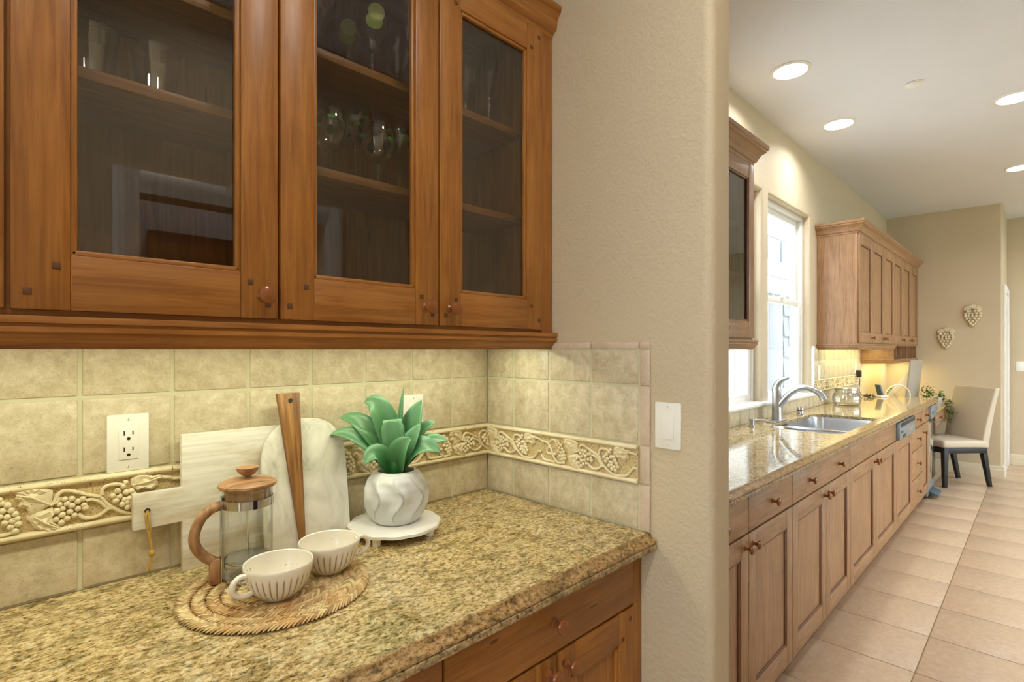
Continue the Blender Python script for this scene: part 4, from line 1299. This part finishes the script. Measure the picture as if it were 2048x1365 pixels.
def ivy_leaf(mb, p, s, rr):
    az = rr.uniform(0, 2 * PI); el = rr.uniform(-.5, .9)
    d = Vector((math.cos(az) * math.cos(el), math.sin(az) * math.cos(el), math.sin(el)))
    sd_ = d.cross(UP).normalized(); nm = sd_.cross(d)
    P = Vector(p)
    vs = [P, P + d * s * .45 + sd_ * s * .42 + nm * s * .1, P + d * s, P + d * s * .45 - sd_ * s * .42 + nm * s * .1, P + d * s * .4 - nm * s * .04]
    mb.add(vs, [(0, 1, 4), (1, 2, 4), (2, 3, 4), (3, 0, 4)])
def ivy(label, base, clumps, pot):
    t = thing('ivy_plant', label, 'plant', base)
    rr = random.Random(int(base[0] * 100))
    mb = MB()
    for c, rad, n_ in clumps:
        for _ in range(n_):
            v = Vector((rr.gauss(0, 1), rr.gauss(0, 1), rr.gauss(0, 1))) * rad * .55
            ivy_leaf(mb, Vector(c) + v, rr.uniform(.022, .036), rr)
    tag(mb.build('foliage', M['ivy'], t), kind='stuff')
    MB().lathe([(.0005, .0), (.036, .0), (.048, .07), (.044, .07), (.040, .06), (.0005, .06)], n=18).build('pot', M['plastic'], t, local=True)
    st = MB()
    for c, rad, n_ in clumps:
        st.tube(smooth_path([Vector(base) + Vector((0, 0, .05)), Vector(base) + Vector((0, 0, .12)) + (Vector(c) - Vector(base)) * .3, Vector(c)]), .002, 5)
    st.build('stem', M['ivy'], t)
ivy('bushy ivy in a small pot behind the tilted grey panel', (7.18, .875, .80), [((7.16, .872, .92), .055, 70), ((7.20, .86, .90), .05, 40)], True)
ivy('trailing ivy spilling over the desk edge beside the chair back', (7.35, .79, .80), [((7.33, .77, .88), .04, 40), ((7.30, .705, .80), .04, 40), ((7.29, .695, .72), .04, 40), ((7.28, .70, .64), .03, 20)], True)
ivy('small ivy sprig under the pale prop of the panel', (6.86, 1.14, .80), [((6.85, 1.13, .90), .04, 40), ((6.86, 1.12, .94), .03, 20)], True)

# ------------------------------------------------------------------ kitchen wall cabinets
kl = thing('wall_cabinet', 'kitchen wall cabinet with a dark glass door left of the windows', 'cabinet', (2.35, 1.19, 1.386))
cx0, cx1 = 1.93, 2.774
b = MB().box((cx0, YFR + .02, 1.434), (cx0 + .018, YB - .002, 2.335)).box((cx1 - .018, YFR + .02, 1.434), (cx1, YB - .002, 2.335)).box((cx0, YFR + .02, 1.434), (cx1, YB - .002, 1.452)).box((cx0, YFR + .02, 2.317), (cx1, YB - .002, 2.335)).box((cx0, 1.315, 1.434), (cx1, YB - .002, 2.335))
b.build('body', M['glazedz'], kl)
f = MB().box((cx0, YFR, 1.434), (cx0 + .03, YFR + .02, 2.335)).box((cx1 - .022, YFR, 1.434), (cx1, YFR + .02, 2.335)).box((cx0, YFR + .001, 1.434), (cx1, YFR + .02, 1.455)).box((cx0, YFR + .001, 2.31), (cx1, YFR + .02, 2.335))
f.build('face_frame', M['glazedz'], kl, .001)
bx('shelf', (cx0 + .02, 1.10, 1.761), (cx1 - .02, 1.31, 1.78), M['glazedx'], kl, .001)
bx('shelf', (cx0 + .02, 1.10, 2.017), (cx1 - .02, 1.31, 2.036), M['glazedx'], kl, .001)
door(kl, 1.945, 2.353, 1.4435, 2.316, 1.031, 'glazed', 'glass', (2.32, 1.486), pegs=False)
door(kl, 2.357, 2.765, 1.4435, 2.316, 1.031, 'glazed', 'glass', (2.39, 1.486), pegs=False)
sweep([(cx0, YFR), (cx1, YFR), (cx1, YB - .002)], CROWN2).build('crown_moulding', M['glazedx'], kl)
sweep([(cx0, YFR), (cx1, YFR), (cx1, YB - .002)], RAIL).build('light_rail', M['glazedx'], kl)

kr = thing('wall_cabinet', 'long kitchen wall cabinet with six panelled doors right of the windows', 'cabinet', (6.35, 1.19, 1.386))
rx0, rx1 = 4.94, XF - .002
MB().box((rx0, YFR + .02, 1.434), (rx1, YB - .002, 2.335)).build('body', M['glazedz'], kr)
MB().box((rx0, YFR, 1.434), (rx0 + .014, YFR + .02, 2.335)).box((rx0 + .014, YFR + .001, 1.434), (rx1, YFR + .02, 2.335)).build('face_frame', M['glazedz'], kr, .001)
dwid = (rx1 - rx0 - .02) / 6
for i in range(6):
    a = rx0 + .012 + dwid * i
    side = {0: 1, 1: 1, 2: -1, 3: 1, 4: 1, 5: -1}[i]
    kx = a + dwid - .036 if side > 0 else a + .032
    door(kr, a + .0015, a + dwid - .0015, 1.4435, 2.316, 1.031, 'glazed', 'flat', (kx, 1.486), pegs=False)
sweep([(rx0, YB - .002), (rx0, YFR), (rx1, YFR)], CROWN2).build('crown_moulding', M['glazedx'], kr)
sweep([(rx0, YB - .002), (rx0, YFR), (6.41, YFR)], RAIL).build('light_rail', M['glazedx'], kr)
cbx = thing('pigeonhole_unit', 'wooden pigeonhole unit hung below the six-door wall cabinet', 'shelf unit', (7.09, 1.19, 1.25))
MB().box((6.412, 1.045, 1.285), (6.43, YB - .002, 1.433)).box((rx1 - .016, 1.045, 1.285), (rx1, YB - .002, 1.433)).box((6.43, 1.315, 1.285), (rx1 - .016, YB - .002, 1.433)).box((6.412, 1.045, 1.27), (rx1, YB - .002, 1.285)).box((6.43, 1.045, 1.424), (rx1 - .016, YB - .002, 1.433)).build('body', M['glazedx'], cbx)
for xd in (6.57, 6.87, 7.03, 7.19, 7.36, 7.53):
    bx('divider', (xd, 1.05, 1.286), (xd + .012, 1.314, 1.424), M['glazedz'], cbx, 0)
sweep([(6.412, YB - .002), (6.412, 1.045), (rx1, 1.045)], [(0, 1.290), (.012, 1.288), (.013, 1.278), (.008, 1.272), (.008, 1.265), (.003, 1.255), (0, 1.250), (-.016, 1.250), (-.016, 1.290)]).build('light_rail', M['glazedx'], cbx)
strip_light('lit strip lamp under the kitchen wall cabinet above the tiles', 5.05, 6.36, 1.20, 1.433, 3.6, (1.0, .86, .40))
strip_light('lit strip lamp under the pigeonhole unit above the desk', 6.50, 7.70, 1.20, 1.269, 5.0, (1.0, .86, .38))

# ------------------------------------------------------------------ chair
ch = thing('dining_chair', 'high-backed oatmeal upholstered chair with black-brown legs', 'chair', (7.12, .70, 0), math.atan2(.676, -.737))
# local +x is forward
def taper_leg(x, y, x2, y2, ztop, s0=.024, s1=.016):
    vs = []
    for (cx_, cy_, z, s) in ((x2, y2, 0, s1), (x, y, ztop, s0)):
        vs += [(cx_ - s, cy_ - s, z), (cx_ + s, cy_ - s, z), (cx_ + s, cy_ + s, z), (cx_ - s, cy_ + s, z)]
    return MB().add(vs, [(0, 3, 2, 1), (4, 5, 6, 7), (0, 1, 5, 4), (1, 2, 6, 5), (2, 3, 7, 6), (3, 0, 4, 7)])
for sy in (-1, 1):
    taper_leg(.205, sy * .200, .205, sy * .200, .395).build('leg', M['dark_wood'], ch, .002, local=True)
    taper_leg(-.205, sy * .185, -.285, sy * .180, .395).build('leg', M['dark_wood'], ch, .002, local=True)
MB().box((-.225, -.22, .345), (.23, .22, .400)).build('seat_rail', M['dark_wood'], ch, .003, local=True)
MB().box((-.22, -.235, .400), (.245, .235, .475)).build('seat', M['fabric'], ch, .028, local=True, segs=4)
vs = []
for i in range(9):
    z = .40 + .60 * i / 8
    lean = -.20 - .02 * (i / 8) - .10 * (i / 8) ** 1.4
    hw_ = .225 + .012 * i / 8
    for (dx, y) in ((.035, -hw_), (.035, hw_), (-.035, hw_), (-.035, -hw_)): vs.append((lean + dx * (1.1 - .4 * i / 8), y, z))
fs = [(i * 4 + k, i * 4 + (k + 1) % 4, (i + 1) * 4 + (k + 1) % 4, (i + 1) * 4 + k) for i in range(8) for k in range(4)] + [(3, 2, 1, 0), (32, 33, 34, 35)]
MB().add(vs, fs).build('backrest', M['fabric'], ch, .012, local=True, segs=3)

# ------------------------------------------------------------------ wall decor
def grape_decor(label, y, z, s, seed):
    t = thing('wall_ornament', label, 'ornament', (XF, y, z), -PI / 2)
    rr = random.Random(seed); mb = MB()
    rows = [(.06, 4), (.03, 5), (0, 5), (-.03, 4), (-.06, 3), (-.088, 2), (-.108, 1)]
    for h, n_ in rows:
        for i in range(n_):
            mb.ball(((i - (n_ - 1) / 2) * .033 * s + rr.uniform(-.004, .004), -.014 - rr.uniform(0, .012), h * s), .018 * s, 9, 6)
    mb.build('grapes', M['decor'], t, local=True)
    lv_ = MB()
    for sx in (-1, 0, 1):
        c = Vector((sx * .048 * s, -.018, (.088 + (.018 if sx == 0 else 0)) * s))
        for k in range(5):
            a = PI / 2 + (k - 2) * .9 - sx * .5
            lv_.ball((c.x + .022 * s * math.cos(a), c.y, c.z + .022 * s * math.sin(a)), (.017 * s, .006, .017 * s), 8, 5)
        lv_.ball(tuple(c), (.02 * s, .010, .02 * s), 8, 5)
    lv_.build('leaves', M['decor'], t, local=True)
    MB().tube(smooth_path([(0, -.006, .09 * s), (.01, -.008, .125 * s), (.03 * s, -.008, .14 * s)]), .005 * s, 6).build('stalk', M['decor'], t, local=True)
grape_decor('cream grape cluster ornament hanging lower, closer to the pigeonholes', .774, 1.51, .92, 1)
grape_decor('cream grape cluster ornament hanging higher, closer to the wall corner', .545, 1.757, .92, 2)

# ------------------------------------------------------------------ ceiling fixtures
def can(label, x, y, watts=CAN_W, group=None, colr=CAN_COL):
    t = thing('recessed_light', label, 'light', (x, y, CEIL), group=group)
    MB().lathe([(.088, 0), (.106, 0), (.106, -.004), (.100, -.007), (.088, -.007)], n=36, closed=True).build('trim_ring', M['plastic'], t, local=True)
    MB().lathe([(.0005, -.0045), (.089, -.0045), (.089, -.001), (.0005, -.001)], n=36).build('lens', M['lamp_white'], t, local=True)
    ld = bpy.data.lights.new('can_lamp', 'AREA'); ld.shape = 'DISK'; ld.size = .17; ld.energy = watts; ld.color = colr
    ld.spread = math.radians(150)
    lo = bpy.data.objects.new('can_lamp', ld); col.objects.link(lo); lo.parent = t; lo.location = (0, 0, -.012)
    return t
can('lit recessed light close to the window wall, above the glass-door cabinet', 3.243, 1.009)
can('lit recessed light close to the window wall, above the second window', 4.248, 1.009)
can('lit recessed light out in the room beyond the sprinkler head', 4.586, .12)
can('lit recessed light out in the room towards the far wall', 6.375, .135)
for x, y in ((3.6, -1.2), (5.0, -1.6), (6.6, -1.6), (3.8, -2.7), (6.4, -2.9), (8.0, -.6)):
    can('lit recessed light over the open kitchen floor', x, y, group='recessed lights over the open kitchen floor')
for x, y in ((-.35, -.05), (.75, -.05)):  # unseen lamps added overhead to brighten the cabinet fronts
    can('added unseen recessed light over the passage, brightening the niche', x, y, 8.5, group='added recessed lights over the passage', colr=(1.0, .93, .82))
can('lit recessed light in the vestibule behind the cased opening', .9, -.95, 5)
sh = thing('fire_sprinkler', 'small round white sprinkler cap on the kitchen ceiling', 'sprinkler', (3.927, .539, CEIL))
MB().lathe([(.0005, -.003), (.054, -.003), (.05, 0), (.0005, 0)], n=28).build('escutcheon', M['plastic'], sh, local=True)
MB().lathe([(.044, -.004), (.040, -.012), (.022, -.024), (.0005, -.028)], n=28).build('dome', M['plastic'], sh, local=True)

# ------------------------------------------------------------------ outside the windows
structure(bx('ground', (-4, 1.5, -.6), (16, 12, -.4), M['house_white'], bevel=0))
nh = thing('neighbour_house', 'pale sided neighbouring house seen through the sink windows', 'house', (7.5, 3.0, -.4))
bx('wall', (2.0, 2.93, -.4), (16, 3.1, 2.25), M['house_white'], nh, 0)
bx('smooth_wall', (8.42, 2.915, -.4), (9.01, 2.93, 2.25), M['siding'], nh, .002)
for xa, xb in ((9.03, 9.30), (9.66, 13.0)):
    for i in range(8):
        z = -.38 + i * .33
        MB().prism([(2.93, z), (2.892, z), (2.922, z + .33), (2.93, z + .33)], lambda a, b_, h: (h, a, b_), xa, xb).build('siding_board', M['siding'], nh)
bx('corner_board', (9.30, 2.87, -.4), (9.65, 2.93, 2.25), M['house_white'], nh, .004)
bx('upper_wall', (2.0, 3.2, 2.25), (16, 3.4, 4.6), M['house_white'], nh, 0)
bx('eave', (2.0, 2.8, 2.25), (16, 3.4, 2.33), M['house_white'], nh, .004)
for xx in (8.95, 9.75, 7.0):
    wn = bx('window', (xx, 3.17, 2.90), (xx + .62, 3.20, 3.25), M['house_glass'], nh, .004)
    bx('sash_bar', (xx + .29, 3.15, 2.90), (xx + .33, 3.18, 3.25), M['house_white'], wn, 0)
def tree(label, x, y, seed):
    t = thing('garden_tree', label, 'tree', (x, y, -.1), group='trees outside the garden window')
    rr = random.Random(seed); mb = MB()
    for _ in range(500):
        v = Vector((rr.gauss(0, 1), rr.gauss(0, 1), rr.gauss(0, 1))) * .55
        ivy_leaf(mb, v + Vector((0, 0, 1.5)), rr.uniform(.14, .26), rr)
    tag(mb.build('foliage', M['tree'], t, local=True), kind='stuff')
    MB().tube([(0, 0, 0), (.05, 0, .8), (0, .05, 1.5)], [.08, .06, .04], 8).build('trunk', M['dark_wood'], t, local=True)
for i, x in enumerate((.6, 4.6, 8.6)): tree('leafy green tree outside the garden window', x, -6.2, i)
structure(bx('garden_ground', (-4, -14, -.3), (16, -3.8, -.1), M['tree'], bevel=0))
